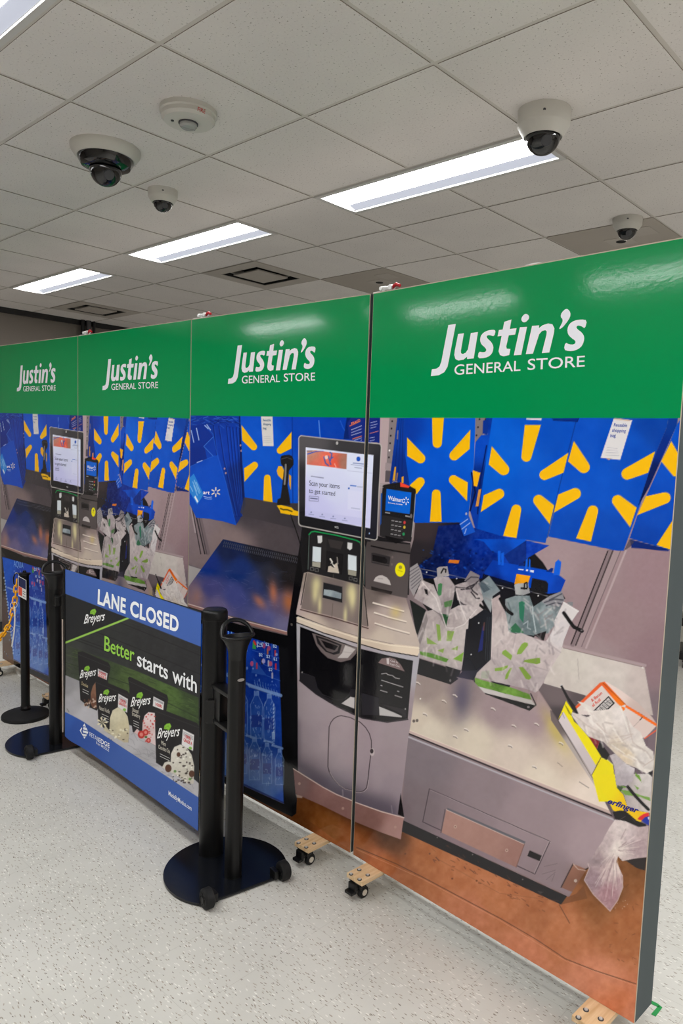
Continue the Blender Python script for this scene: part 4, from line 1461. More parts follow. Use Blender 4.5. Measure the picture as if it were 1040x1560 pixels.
P(A1((55, 585), (290, 482), (340, 470), (420, 760), (516, 1166), (400, 1132), (250, 1102), (120, 1092), (50, 930)), [(310, 720, (5, 76, 194)), (330, 770, (5, 72, 190)), (300, 700, (4, 68, 182)), (345, 790, (5, 70, 188))], noise=4, ns=10)
Ln(A1((290, 290), (195, 385), (285, 478)), 1.0, (70, 130, 220), 0.8)
Ln(A1((205, 178), (285, 260), (330, 470), (420, 760), (516, 1166)), 1.0, (30, 96, 206), 0.7)
Ln(A1((60, 585), (200, 520), (300, 480)), 0.9, (40, 104, 210), 0.7)
for q in (((70, 228), (96, 345)), ((122, 205), (147, 322)), ((128, 545), (178, 526)), ((205, 178), (240, 210)), ((225, 170), (262, 222))):
    Ln(A1(*q), 1.2, (190, 212, 242), 0.9)
P(A1((50, 700), (95, 655), (195, 860), (130, 962), (50, 830)), (40, 130, 214))
for q in (((85, 735), (125, 830)), ((120, 740), (160, 840)), ((95, 770), (130, 870)), ((60, 780), (85, 830)), ((100, 720), (150, 850))):
    Ln(A1(*q), 1.0, (170, 208, 240), 0.8)
P(A1((110, 872), (142, 930), (130, 945), (100, 890)), (225, 232, 245))
for dx, dy in ((0, -1), (0.87, -.5), (.87, .5), (0, 1), (-.87, .5), (-.87, -.5)):
    x, y = A1((315, 838))[0]
    Ln([(x + dx * 3, y + dy * 3), (x + dx * 6.6, y + dy * 6.6)], 1.8, (236, 222, 190))
Ln(A1((195, 880), (235, 892), (272, 888)), 1, (225, 230, 245), 0.8)
Ln(A1((205, 900), (240, 908), (275, 906)), 0.9, (225, 230, 245), 0.7)
for q in ((403, 606), (415, 650), (562, 375), (570, 428)):
    E(*A1(q)[0], 1.3, 1.6, (205, 160, 140), 0.8)
P([(366, 632), (562, 632), (562, 700), (455, 700), (455, 766), (425, 766), (373, 757), (369, 700)], [(400, 680, (5, 82, 200)), (420, 740, (4, 78, 194)), (470, 650, (4, 64, 176)), (520, 650, (5, 60, 168))], noise=4, ns=12)
Ln([(446, 633), (447, 765)], 1.4, (4, 46, 138), 0.9)
Ln([(487, 640), (489, 665)], 1.4, (120, 170, 235), 0.7)
Ln([(520, 640), (524, 650), (535, 668)], 1.2, (60, 120, 220), 0.5)
P([(530, 634), (545, 634), (536, 668), (525, 668)], (8, 34, 104))
petal(*A1((572, 175), (580, 325), (694, 390)), 5.2)
petal(*A1((597, 603), (603, 735), (703, 572)), 5.2)
petal(*A1((790, 930), (883, 945), (830, 698)), 5.0)
petal(*A2((202, 100), (200, 245), (101, 262)), 5.2)
P(A2((85, 400), (118, 402), (140, 450), (130, 530), (80, 480), (70, 440)), (226, 168, 30))
P(A2((178, 470), (200, 490), (196, 615), (180, 560)), (205, 150, 40))
P(A1((766, 86), (882, 86), (893, 383), (785, 381)), (210, 206, 202))
for k in range(4):
    Ln(A1((795, 290 + k * 18), (860 + k * 6, 288 + k * 18)), 0.7, (150, 150, 160), 0.6)
P(A2((700, 20), (735, -35), (956, -35), (952, 195), (715, 165)), [(545, 650, (24, 42, 122)), (565, 660, (20, 38, 120))])
for k, (x0, y0, x1, y1, cc) in enumerate(((722, 45, 810, 5, (226, 120, 70)), (735, 80, 860, 30, (200, 205, 225)), (735, 105, 850, 62, (180, 186, 215)), (735, 128, 905, 75, (190, 195, 220)), (748, 160, 938, 100, (226, 120, 70)), (760, 172, 900, 128, (190, 195, 220)), (830, 50, 930, 10, (180, 186, 215)), (820, 172, 900, 152, (190, 195, 220)))):
    Ln(A2((x0, y0), (x1, y1)), 1.5 if cc[0] > 220 else 1.0, cc, 0.85)
P(F1((-30, 72), (68, 72), (60, 232), (-30, 220)), [(562, 650, (20, 38, 120)), (570, 668, (20, 36, 116))])
for q in (((5, 100), (45, 90)), ((5, 118), (48, 108)), ((5, 135), (40, 126)), ((0, 170), (55, 155)), ((0, 200), (30, 195)), ((0, 220), (30, 212))):
    Ln(F1(*q), 1.0, (226, 130, 100) if q[0][1] == 170 else (180, 186, 215), 0.85)
# dark wall under the hanging bags
P([(372, 757), (425, 766), (456, 766), (456, 806), (372, 786), (366, 780)], [(380, 772, (62, 57, 62)), (440, 790, (54, 50, 55))], 0.8)

# -- scanning table, left print
TAB = A3((310, 160), (946, 302), (900, 560), (832, 898), (560, 815), (190, 722), (16, 668), (28, 545))
P(TAB, [(347, 838, (14, 30, 72)), (395, 840, (20, 22, 34)), (434, 857, (28, 26, 30)), (318, 857, (10, 44, 128)), (366, 867, (18, 46, 112)), (318, 896, (74, 74, 130)), (357, 905, (70, 76, 138)), (415, 877, (44, 46, 60)), (405, 944, (90, 92, 144)), (299, 905, (130, 108, 122)), (443, 877, (30, 27, 30)), (430, 953, (110, 106, 142)), (330, 925, (110, 100, 140)), (450, 850, (26, 24, 27)), (290, 915, (140, 112, 118)), (385, 890, (48, 60, 110)), (430, 925, (90, 84, 120))], noise=5, ns=8)
B(*A3((712, 585))[0], 6.5, 17, (186, 112, 84), 0.9, -0.1, TAB)
B(*A3((600, 655))[0], 6.5, 13, (176, 112, 92), 0.9, -0.7, TAB)
B(*A3((838, 660))[0], 11, 18, (172, 102, 62), 0.95, -0.15, TAB)
B(*A3((100, 620))[0], 6, 10, (168, 122, 110), 0.6, 0, TAB)
for _ in range(60):
    x, y = rng.uniform(300, 440), rng.uniform(868, 950)
    a_ = rng.uniform(-.3, .9)
    l_ = rng.uniform(3, 11)
    Ln([(x, y), (x + l_ * math.cos(a_), y + l_ * math.sin(a_))], 0.7, (150, 150, 190), 0.25)
for r_ in (0, 1):
    for k in range(40):
        t_ = k / 39
        x, y = 322 + (925 - 322) * t_ - 6 * r_, 180 + (312 - 180) * t_ + 26 * r_
        Ln(A3((x, y), (x - 5, y + 15)), 1.1, (86, 86, 96), 0.8)
Ln(A3((946, 302), (832, 898)), 1.2, (170, 168, 180))
Ln(A3((16, 676), (190, 728), (390, 795), (830, 910)), 4.6, (152, 112, 104))
Ln(A3((16, 668), (190, 720), (390, 786), (832, 898)), 1.2, (226, 206, 200))
P([(278, 921), (318, 934), (360, 950), (441, 969), (449, 955), (462, 850), (474, 800), (462, 1000), (452, 1248), (278, 1165)], K)
P([(278, 921), (318, 934), (360, 950), (441, 969), (445, 990), (300, 955), (270, 940)], (12, 12, 14))
P(A4((105, 120), (130, 135), (125, 450), (95, 600), (60, 740), (60, 1100), (20, 1300), (-10, 900)), (14, 13, 16))

# -- drinks cooler under the table (its left half shows on the first panel)
c1 = one((3.5, 848), (20.6, 1004), (-8, 845), (4, 905), (12, 1000), (0, 1003), (0, 850))
P(one((-6, 828), (8, 846), (21, 1006), (25, 1020), (-6, 1006)), [(*one((2, 870))[0], (44, 40, 40)), (*one((8, 960))[0], (104, 88, 82)), (*one((2, 940))[0], (96, 80, 76)), (*one((12, 995))[0], (100, 74, 62))])
GL = one((3.5, 848)) + A6((60, 115), (250, 172), (442, 228), (462, 760), (483, 1475), (160, 1330)) + one((20.6, 1004))
gx = [p_[0] for p_ in GL]
P(GL, [(360, 990, (18, 64, 176)), (415, 1000, (14, 44, 140)), (400, 1050, (22, 60, 164)), (405, 1100, (24, 66, 168)), (400, 1150, (40, 80, 176)), (420, 1200, (86, 124, 200)), (385, 1190, (96, 132, 206)), (300, 960, (16, 88, 206)), (310, 1050, (30, 84, 196)), (330, 1120, (60, 104, 206)), (340, 1180, (100, 144, 224)), (432, 1215, (50, 90, 190)), (390, 1120, (44, 88, 186)), (425, 1130, (30, 70, 170)), (390, 1160, (66, 106, 194)), (425, 1170, (56, 96, 186)), (380, 1215, (96, 134, 208)), (405, 1205, (104, 140, 208))], noise=10, ns=5)
Ln(GL[:2], 1, (10, 30, 110))
# shelves with price strips
for (a_, b_, w_) in ((one((12, 895))[0], one((63, 917))[0], 4.0), (one((22, 952))[0], one((34, 956))[0], 3.4), (one((60, 967))[0], one((66, 969))[0], 3.0), (A6((215, 545))[0], A6((458, 622))[0], 5.4), (A6((190, 940))[0], A6((245, 958))[0], 4), (A6((395, 1018))[0], A6((470, 1042))[0], 4)):
    Ln([a_, b_], w_, (136, 170, 226), 0.85)
    Ln([(a_[0], a_[1] + w_ / 2), (b_[0], b_[1] + w_ / 2)], 0.9, (30, 60, 140), 0.8)
for k in range(9):
    Ln(A6((250 + k * 22, 520 + k * 8), (262 + k * 22 + 6, 560 + k * 10)), 1.2, (130, 170, 230), 0.6)
    Ln(A6((258 + k * 20, 556 - k * 3), (250 + k * 22, 500 + k * 6)), 1.2, (110, 156, 226), 0.5)


def bottle(cx, top, bot, w_, tint=(96, 146, 224), cap_=(130, 165, 225)):
    f = A6
    h = bot - top
    body = [(cx - .16 * w_, top), (cx + .16 * w_, top), (cx + .18 * w_, top + .10 * h), (cx + .5 * w_, top + .28 * h), (cx + .46 * w_, top + .5 * h), (cx + .5 * w_, top + .62 * h), (cx + .46 * w_, bot), (cx - .46 * w_, bot), (cx - .5 * w_, top + .62 * h), (cx - .46 * w_, top + .5 * h), (cx - .5 * w_, top + .28 * h), (cx - .18 * w_, top + .10 * h)]
    P(f(*body), tint, 0.22)
    Ln(f(*(body + body[:1])), 1.0, (170, 205, 246), 0.55)
    P(f((cx - .2 * w_, top - .02 * h), (cx + .2 * w_, top - .02 * h), (cx + .2 * w_, top + .09 * h), (cx - .2 * w_, top + .09 * h)), cap_, 0.7)
    P(f((cx - .42 * w_, top + .5 * h), (cx + .42 * w_, top + .5 * h), (cx + .42 * w_, top + .76 * h), (cx - .42 * w_, top + .76 * h)), (40, 44, 130), 0.45)
    for _ in range(int(w_ / 4)):
        x, y = cx + rng.uniform(-.42, .42) * w_, top + rng.uniform(.15, 1) * h
        Ln(f((x, y), (x + rng.uniform(-10, 10), y + rng.uniform(4, 26))), 0.9, (190, 220, 250), 0.5)


for q in ((266, 590, 960, 98), (368, 612, 985, 92), (250, 960, 1290, 90), (350, 1000, 1320, 80), (450, 1050, 1330, 70), (150, 560, 940, 92), (150, 930, 1240, 84), (60, 540, 880, 80), (60, 900, 1200, 80), (-30, 520, 860, 76), (-40, 870, 1150, 76)):
    bottle(*q)
P(A6((388, 912), (412, 908), (412, 968), (390, 972)), (170, 200, 240), 0.8)
for k in range(8):
    Ln(A6((405, 690 + k * 30), (400, 706 + k * 30)), 1.5, (215, 232, 252), 0.7)
# price cards and bubbles
for q in (((330, 190), (336, 360)), ((388, 210), (394, 410)), ((235, 262), (446, 325)), ((300, 365), (450, 425)), ((350, 465), (455, 505))):
    Ln(A6(*q), 0.9, (70, 120, 210), 0.7)
P(A6((240, 320), (350, 465), (225, 440)), (60, 110, 200), 0.6)
for (x, y, cc) in ((355, 270, (190, 110, 60)), (415, 285, (200, 60, 50)), (310, 350, (34, 32, 36)), (362, 365, (190, 190, 200)), (420, 390, (214, 50, 50)), (392, 462, (190, 190, 205)), (268, 385, (214, 60, 70))):
    Ln(A6((x, y - 18), (x, y + 20)), 2.4, cc, 0.9)
P(A6((236, 195), (258, 195), (262, 255), (232, 250)), (60, 160, 60), 0.9)
Ln(A6((246, 190), (258, 215)), 3, (226, 50, 40), 0.9)
for _ in range(150):
    x, y = one((rng.uniform(4, 66), 0))[0][0], 0
    q = one((rng.uniform(6, 66), rng.uniform(862, 1000)))[0]
    if rng.random() < .6:
        E(*q, rng.uniform(.8, 2), rng.uniform(.8, 2.4), (170, 205, 250) if rng.random() < .7 else (30, 60, 160), 0.6)
for k in range(26):
    q = one((6.5 + k * 0.55 + rng.uniform(-.5, .8), 880 + k * 4.6))[0]
    E(*q, 2.4, 2.2, (190, 218, 250), 0.75)
for (x, y, cc) in ((57, 868, (170, 70, 110)), (60.5, 870, (170, 70, 110)), (57, 884, (190, 180, 225)), (62, 886, (205, 90, 110)), (49, 888, (215, 90, 130))):
    q = one((x, y))[0]
    E(*q, 2.6, 4, cc, 0.85)
Ln(one((20, 1005))[:1] + A6((165, 1335), (485, 1480)), 1.5, (130, 130, 160))
P(A6((100, 1305), (165, 1338), (485, 1482), (486, 1468), (162, 1318)), (30, 44, 110), 0.7)
P(one((20.6, 1006))[:1] + A6((165, 1342), (486, 1484), (495, 1000), (560, 1000), (540, 1555), (480, 1525), (165, 1395)) + one((69, 1040), (22, 1016)), (15, 14, 16))
Ln(A6((545, 55), (548, 62)), 3, (120, 110, 105), 0.7)
P(A6((500, 1180), (570, 1180), (560, 1500), (500, 1490)), (22, 22, 23), 0.8)
P([(418, 1232), (445, 1245), (452, 1240), (460, 1232), (470, 1250), (540, 1300), (530, 1306), (440, 1252), (300, 1176), (280, 1160)], [(440, 1250, (104, 58, 24)), (520, 1290, (150, 86, 44)), (300, 1170, (60, 44, 30))], noise=9)
P(A6((470, 1510), (560, 1470), (545, 1560), (520, 1545)), (13, 13, 14))

# -- the till: panel, scanner and counter
P([(461, 798), (560, 812), (606, 824), (622, 826), (620, 905), (560, 900), (520, 895), (462, 874), (458, 840)], (26, 25, 28))
P(A4((575, 215), (700, 235), (905, 262), (900, 300), (880, 642), (700, 612), (560, 572), (555, 300)), [(600, 850, (86, 78, 78)), (570, 880, (80, 72, 72)), (610, 890, (84, 76, 76)), (590, 832, (64, 58, 58))])
P(A4((600, 205), (905, 240), (900, 305), (600, 250)), (70, 64, 64))
Ln(A4((606, 250), (660, 262), (770, 285), (895, 306)), 2.2, (22, 20, 22))
P(A7((20, 1048), (55, 1045), (265, 1098), (272, 1110), (258, 1228), (22, 1178)), (44, 41, 43))
P(A7((36, 1072), (210, 1108), (205, 1190), (36, 1155)), (22, 20, 22))
E(*A7((212, 1152))[0], 2.4, 3.6, (28, 26, 28))
Ln(A7((35, 1160), (258, 1210)), 1, (110, 100, 98), 0.5)
for q in ((300, 1105), (292, 1200)):
    E(*A7(q)[0], 1.5, 2, (104, 94, 92))
E(*A7((403, 1270))[0], 7.8, 10.8, (232, 222, 18))
E(*A7((405, 1238))[0], 2.6, 2.8, (150, 140, 60))
Ln(A7((375, 1275), (430, 1295)), 1, (150, 140, 30), 0.7)
P(A7((48, 1418), (75, 1370), (120, 1345), (165, 1342), (225, 1372), (262, 1415), (280, 1474)), (188, 180, 178))
Ln(A7((110, 1385), (170, 1390)), 1.5, (150, 142, 142), 0.7)
P(A7((20, 1490), (300, 1560), (280, 1600), (20, 1540)), (30, 27, 28))
# card reader
P(A7((170, 155), (300, 130), (400, 118), (530, 168), (605, 205), (612, 235), (556, 850), (545, 905), (480, 895), (360, 910), (130, 820), (150, 400)), (28, 27, 29))
P(A7((150, 545), (560, 620), (540, 900), (480, 890), (350, 905), (130, 818)), (40, 38, 40))
P(A7((220, 203), (551, 254), (529, 537), (203, 490)), [(590, 760, (8, 92, 200)), (615, 770, (10, 96, 206))])
P(A7((402, 116), (530, 170), (512, 192), (404, 178)), (232, 68, 46))
Ln(A7((606, 270), (590, 500), (555, 835)), 1.0, (176, 172, 170), 0.9)
Ln(A7((300, 118), (330, 100), (360, 112)), 1.4, (130, 122, 124))
Ln(A7((135, 150), (175, 155)), 1.4, (170, 165, 165), 0.7)
Ln(A7((135, 182), (175, 186)), 1.4, (170, 165, 165), 0.7)
P(A7((146, 262), (166, 262), (152, 660), (136, 690)), (16, 70, 150))
for r_ in range(4):
    for k in range(3):
        x, y = 305 + k * 48 - r_ * 4, 622 + r_ * 59 + k * 9
        Ln(A7((x - 14, y), (x + 14, y + 3)), 1.2, (205, 202, 204), 0.8)
    Ln(A7((280 - r_ * 2, 652 + r_ * 58), (440, 682 + r_ * 58)), 0.6, (110, 106, 108), 0.7)
for (x, y, cc) in ((460, 648, (206, 60, 60)), (458, 710, (206, 180, 60)), (448, 800, (40, 150, 90))):
    E(*A7((x, y))[0], 1.9, 2.4, cc, 0.9)
Ln(A7((208, 516), (262, 524)), 1.4, (215, 212, 212), 0.8)
Ln(A7((475, 562), (528, 572)), 1.4, (215, 212, 212), 0.8)
E(*A7((548, 562))[0], 1.8, 3.4, (110, 104, 106))
P(A7((200, 820), (450, 880), (350, 925), (230, 880)), (18, 17, 19))
# monitor
P(A2((262, 155), (268, 138), (285, 127), (500, 152), (955, 199), (970, 212), (972, 232), (950, 640), (935, 1035), (926, 1048), (910, 1053), (285, 932), (268, 920), (261, 900)), (182, 176, 172))
P(A2((270, 158), (275, 144), (290, 136), (500, 160), (950, 207), (960, 216), (963, 234), (942, 640), (927, 1028), (920, 1040), (908, 1044), (290, 923), (276, 914), (269, 898)), [(470, 668, (84, 81, 84)), (540, 680, (58, 57, 60)), (458, 740, (44, 44, 48)), (570, 720, (40, 40, 44)), (480, 800, (24, 24, 28)), (560, 815, (28, 28, 38)), (572, 790, (34, 34, 44))])
P(A2((328, 234), (899, 302), (870, 946), (322, 840)), [(480, 690, (218, 223, 242)), (550, 700, (214, 220, 242)), (480, 770, (198, 198, 238)), (545, 790, (206, 206, 240)), (510, 740, (208, 212, 240)), (470, 780, (190, 190, 236))])
P(A2((340, 262), (420, 262), (520, 275), (695, 292), (690, 428), (520, 405), (338, 386)), [(475, 696, (196, 128, 108)), (500, 700, (232, 108, 88)), (510, 708, (226, 88, 66)), (526, 705, (160, 112, 96)), (480, 706, (214, 110, 92)), (470, 690, (190, 150, 130))], noise=8, ns=5)
P(A2((340, 290), (420, 268), (505, 265), (420, 275), (342, 300)), (40, 80, 190))
for q in (((490, 320), (505, 375), (530, 395)), ((530, 315), (540, 350), (550, 385)), ((545, 280), (560, 290)), ((555, 330), (570, 325)), ((560, 300), (548, 350))):
    Ln(A2(*q), 2.2, (60, 90, 170), 0.85)
E(*A2((512, 322))[0], 2.6, 3, (236, 210, 200), 0.9)
Ln(A2((585, 380), (600, 415)), 1.2, (236, 190, 170), 0.8)
Ln(A2((340, 267), (382, 267)), 1.4, (70, 80, 120), 0.6)
E(*A2((797, 337))[0], 3.1, 3.8, (30, 80, 180))
Ln(A2((752, 374), (842, 382)), 1.5, (70, 90, 150), 0.7)
Ln(A2((732, 386), (845, 402)), 1.0, (120, 130, 170), 0.6)
Ln(A2((765, 412), (825, 420)), 1.2, (110, 120, 160), 0.6)
Ln(A2((700, 440), (885, 462)), 0.9, (180, 184, 214), 0.8)
Ln(A2((378, 490), (485, 505)), 1.3, (90, 94, 130), 0.7)
R_ = A2((360, 665), (442, 672), (440, 712), (358, 705))
Ln(R_ + R_[:1], 0.9, (110, 110, 150), 0.8)
Ln(A2((372, 684), (430, 690)), 1.6, (70, 74, 110), 0.8)
Ln(A2((728, 572), (775, 577)), 1.8, (40, 90, 190), 0.8)
Ln(A2((788, 582), (832, 586)), 1.1, (130, 140, 170), 0.7)
E(*A2((712, 597))[0], 1.4, 1.5, (50, 90, 180))
P(A2((705, 610), (835, 628), (825, 800), (700, 780)), (216, 218, 244), 0.6)
Ln(A2((735, 770), (810, 780)), 1.0, (120, 130, 170), 0.6)
P(A2((338, 790), (835, 860), (832, 930), (330, 838)), (192, 192, 232), 0.7)
for q in ((377, 808), (475, 828), (573, 845), (676, 862)):
    E(*A2(q)[0], 1.2, 1.2, (90, 100, 150), 0.7)
    Ln(A2((q[0] - 22, q[1] + 16), (q[0] + 22, q[1] + 22)), 1.0, (100, 110, 160), 0.6)
E(*A2((607, 197))[0], 1.8, 2.6, (180, 178, 176))
E(*A2((862, 990))[0], 0.8, 1.3, (170, 200, 250))
# scanner tower
P(A4((110, 115), (560, 205), (560, 560), (118, 450)), (24, 23, 25))
P(A4((170, 160), (190, 152), (540, 222), (552, 250), (548, 555), (145, 448)), (33, 32, 34))
Ln(A4((158, 168), (175, 148), (200, 144), (360, 172), (520, 212), (545, 226)), 1.9, (26, 146, 78))
Ln(A4((160, 175), (150, 430)), 0.9, (96, 110, 104))
Ln(A4((546, 228), (558, 260), (552, 540)), 0.9, (96, 110, 104))
P(A4((300, 200), (420, 222), (400, 280), (320, 265)), (52, 48, 48))
P(A4((285, 290), (420, 315), (410, 470), (280, 440)), (26, 25, 27))
P(A4((250, 180), (295, 190), (285, 440), (250, 430)), (44, 41, 41), 0.7)
P(A4((222, 176), (258, 176), (259, 220), (248, 234), (226, 232)), (206, 206, 206))
P(A4((187, 257), (250, 265), (247, 378), (183, 370)), (208, 216, 222))
P(A4((183, 372), (246, 379), (244, 418), (182, 408)), (160, 156, 142))
P(A4((452, 226), (488, 232), (486, 275), (470, 286), (450, 272)), (206, 206, 206))
P(A4((456, 318), (521, 332), (520, 445), (455, 432)), (208, 216, 222))
P(A4((455, 432), (520, 445), (517, 484), (456, 470)), (150, 146, 132))
P(A4((306, 408), (345, 400), (372, 380), (388, 462), (300, 450)), (196, 184, 170))
Ln(A4((320, 352), (335, 375), (330, 385), (352, 410)), 2.2, (220, 214, 206))
Ln(A4((372, 340), (378, 390)), 1.4, (200, 190, 180), 0.7)
P(A4((328, 380), (352, 420), (330, 410)), (14, 13, 14))
for q in ((182, 428), (217, 436), (477, 500), (512, 510)):
    x, y = A4(q)[0]
    Ln([(x - 2.4, y - 2.4), (x + 2.4, y - 1.8), (x + 2.4, y + 2.4), (x - 2.4, y + 1.8), (x - 2.4, y - 2.4)], 0.8, (150, 148, 146), 0.8)
Ln(A4((345, 470), (342, 520)), 1.4, (60, 56, 54))
# counter top
P(A4((118, 458), (150, 450), (548, 548), (566, 572), (870, 645), (972, 992), (965, 1040), (760, 985), (540, 940), (300, 865), (60, 770), (62, 745)),
  [(480, 893, (152, 138, 128)), (561, 905, (110, 98, 94)), (591, 931, (178, 160, 154)), (612, 952, (194, 178, 168)), (500, 921, (120, 106, 106)), (458, 921, (190, 170, 166)), (560, 950, (176, 158, 150)), (600, 905, (140, 124, 120)), (575, 970, (200, 184, 170)), (475, 950, (200, 182, 168))], noise=3, ns=6)
PLT = A4((148, 458), (546, 550), (582, 868), (95, 735))
P(PLT, [(470, 890, (122, 110, 104)), (520, 900, (112, 100, 98)), (500, 930, (130, 116, 112)), (540, 940, (126, 112, 108)), (475, 920, (128, 114, 110))])
for (x, y, w_, h_) in ((215, 545, 7, 13), (240, 700, 3, 16), (480, 605, 8, 16), (435, 780, 3, 14), (205, 620, 5, 14), (490, 660, 5, 16)):
    B(*A4((x, y))[0], w_, h_, (226, 216, 160), 0.75, 0.03, PLT)
Ln(A4((138, 462), (96, 700)), 1.2, (30, 26, 27))
Ln(A4((548, 560), (580, 850)), 1.2, (30, 26, 27))
Ln(A4((92, 735), (200, 765), (340, 800), (582, 872)), 1.5, (74, 52, 50))
Ln(A4((94, 728), (340, 790), (580, 862)), 0.9, (206, 184, 176), 0.7)
Ln(A4((340, 690), (332, 795)), 0.8, (90, 80, 78), 0.8)
P(A4((268, 530), (412, 563), (412, 684), (262, 645)), (32, 32, 36))
P(A4((272, 582), (340, 590), (405, 612), (402, 655), (330, 640), (268, 625)), [(500, 904, (170, 182, 188)), (515, 908, (140, 152, 160))], 0.9, noise=12, ns=3)
for q in (((620, 678), (740, 712), (850, 742)), ((630, 752), (750, 790), (868, 820)), ((635, 832), (760, 872), (892, 908))):
    Ln(A4(*q), 2.4, (226, 214, 202))
    Ln([(x, y + 1.8) for x, y in A4(*q)], 1.2, (110, 96, 92), 0.6)
B(*A4((790, 750))[0], 8, 9, (214, 190, 110), 0.6)
P(A4((605, 560), (760, 592), (755, 612), (610, 578)), (32, 28, 28))
B(*A4((690, 605))[0], 14, 4, (70, 60, 58), 0.7, 0.2)
# body; left side inked brighter to make up for weaker light there
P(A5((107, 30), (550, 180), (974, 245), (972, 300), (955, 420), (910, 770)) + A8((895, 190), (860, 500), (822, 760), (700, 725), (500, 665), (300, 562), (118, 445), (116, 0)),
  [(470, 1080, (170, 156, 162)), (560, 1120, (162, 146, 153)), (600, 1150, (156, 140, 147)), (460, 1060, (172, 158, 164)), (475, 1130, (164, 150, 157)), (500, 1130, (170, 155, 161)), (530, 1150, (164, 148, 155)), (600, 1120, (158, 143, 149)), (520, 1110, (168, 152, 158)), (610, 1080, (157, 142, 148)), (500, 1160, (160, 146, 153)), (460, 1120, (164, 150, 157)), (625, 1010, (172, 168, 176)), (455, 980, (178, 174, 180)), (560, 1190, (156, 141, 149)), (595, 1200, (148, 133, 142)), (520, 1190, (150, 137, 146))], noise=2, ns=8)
KB = (A5((112, 40), (550, 190), (960, 280), (955, 420), (910, 770)) + A8((895, 190), (860, 500), (822, 760), (700, 725), (500, 665), (300, 562), (118, 445), (116, 0)))
for t_ in np.linspace(0, 1, 24):
    x, y = A8((118 + (800 - 118) * t_, 452 + (752 - 452) * t_ + 26 * math.sin(PI * t_)))[0]
    B(x, y, 10, 20, (58, 53, 68), 0.30, 0.0, KB)
for y in np.linspace(100, 430, 14):
    x, y = A8((116, y))[0]
    B(x, y, 5, 9, (110, 100, 110), 0.25, 0.0, KB)
P(A5((108, 2), (118, -6), (330, 70), (550, 140), (760, 185), (970, 208), (974, 245), (960, 275), (700, 232), (550, 188), (300, 112), (108, 38)), [(460, 945, (220, 204, 186)), (545, 972, (216, 198, 178)), (630, 990, (222, 204, 184)), (540, 980, (188, 168, 152))])
Ln(A5((108, 4), (330, 82), (550, 152), (760, 196), (972, 218)), 1.2, (240, 228, 210), 0.8)
Ln(A5((106, 38), (300, 113), (550, 190), (700, 233), (962, 277)), 1.5, (34, 28, 30))
P(A5((133, 68), (330, 142), (550, 222), (740, 268), (928, 308), (905, 540), (890, 725), (740, 746), (640, 738), (560, 716), (400, 642), (250, 552), (130, 456)), [(500, 1010, (14, 13, 16)), (600, 1020, (20, 19, 22)), (480, 1050, (18, 17, 20)), (560, 1080, (30, 28, 31))])
P(A5((135, 392), (240, 430), (262, 510), (310, 570), (380, 605), (350, 622), (250, 552), (130, 456)), (40, 38, 42))
P(A5((500, 515), (540, 530), (535, 575), (490, 560)), (36, 34, 38))
P(A5((556, 540), (680, 575), (682, 700), (560, 696)), (44, 42, 47))
Ln(A5((130, 458), (250, 556), (400, 646), (560, 720), (740, 750), (890, 730)), 1.8, (46, 42, 46))
Ln(A5((300, 560), (400, 600), (460, 590), (490, 560)), 1.0, (70, 66, 70), 0.6)
B(*A5((470, 410))[0], 4, 14, (60, 58, 62), 0.5)
P(A5((220, 114), (250, 200), (285, 250), (335, 295), (430, 326), (500, 308), (540, 265), (552, 222), (440, 190), (330, 150)), (112, 100, 100))
P(A5((245, 130), (260, 190), (320, 250), (380, 272), (420, 262), (436, 200), (330, 158)), (34, 31, 33))
P(A5((262, 148), (290, 200), (330, 245), (372, 258), (405, 245), (418, 205), (330, 170)), (96, 86, 86))
P(A5((285, 165), (410, 210), (385, 240), (320, 220)), (24, 22, 24))
P(A5((462, 203), (537, 232), (480, 296), (405, 296), (440, 260)), (190, 182, 180))
Ln(A5((440, 250), (520, 260)), 1, (150, 140, 140), 0.6)
P(A5((675, 322), (700, 292), (760, 283), (800, 295), (838, 335), (868, 386), (760, 350)), (124, 104, 104))
P(A5((735, 290), (755, 290), (755, 335), (738, 330)), (200, 190, 190))
for q in (((700, 402), (735, 398), (745, 408), (780, 415), (800, 432), (830, 437)), ((700, 448), (855, 497)), ((692, 520), (740, 535)), ((797, 557), (846, 573)), ((694, 485), (704, 488)), ((815, 526), (826, 530))):
    Ln(A5(*q), 1.3, (176, 172, 172), 0.9)
P(A5((500, 576), (530, 582), (528, 662), (434, 624)), (194, 188, 188))
P(A5((682, 637), (790, 680), (848, 707), (845, 716), (685, 700)), (186, 182, 182))
P(A5((700, 620), (880, 660), (880, 715), (855, 715), (850, 695)), (50, 46, 50), 0.8)
for q in ((872, 655), (148, 398)):
    E(*A5(q)[0], 1, 1.4, (150, 146, 146))
OV = A8((345, 130), (358, 98), (378, 72), (405, 56), (432, 50), (500, 64), (548, 90), (584, 125), (612, 170), (626, 220), (627, 285), (612, 400), (602, 500), (592, 560), (570, 582), (540, 590), (500, 588), (455, 576), (410, 545), (370, 500), (345, 455), (336, 420), (338, 300))
Ln(OV + OV[:1], 1.2, (64, 55, 60))
Ln([(x + 1.1, y + .8) for x, y in OV[12:21]], 0.9, (196, 182, 184), 0.7)
E(*A8((632, 303))[0], 3.6, 6, (190, 176, 178))
E(*A8((629, 296))[0], 2.6, 3.6, (58, 50, 54))
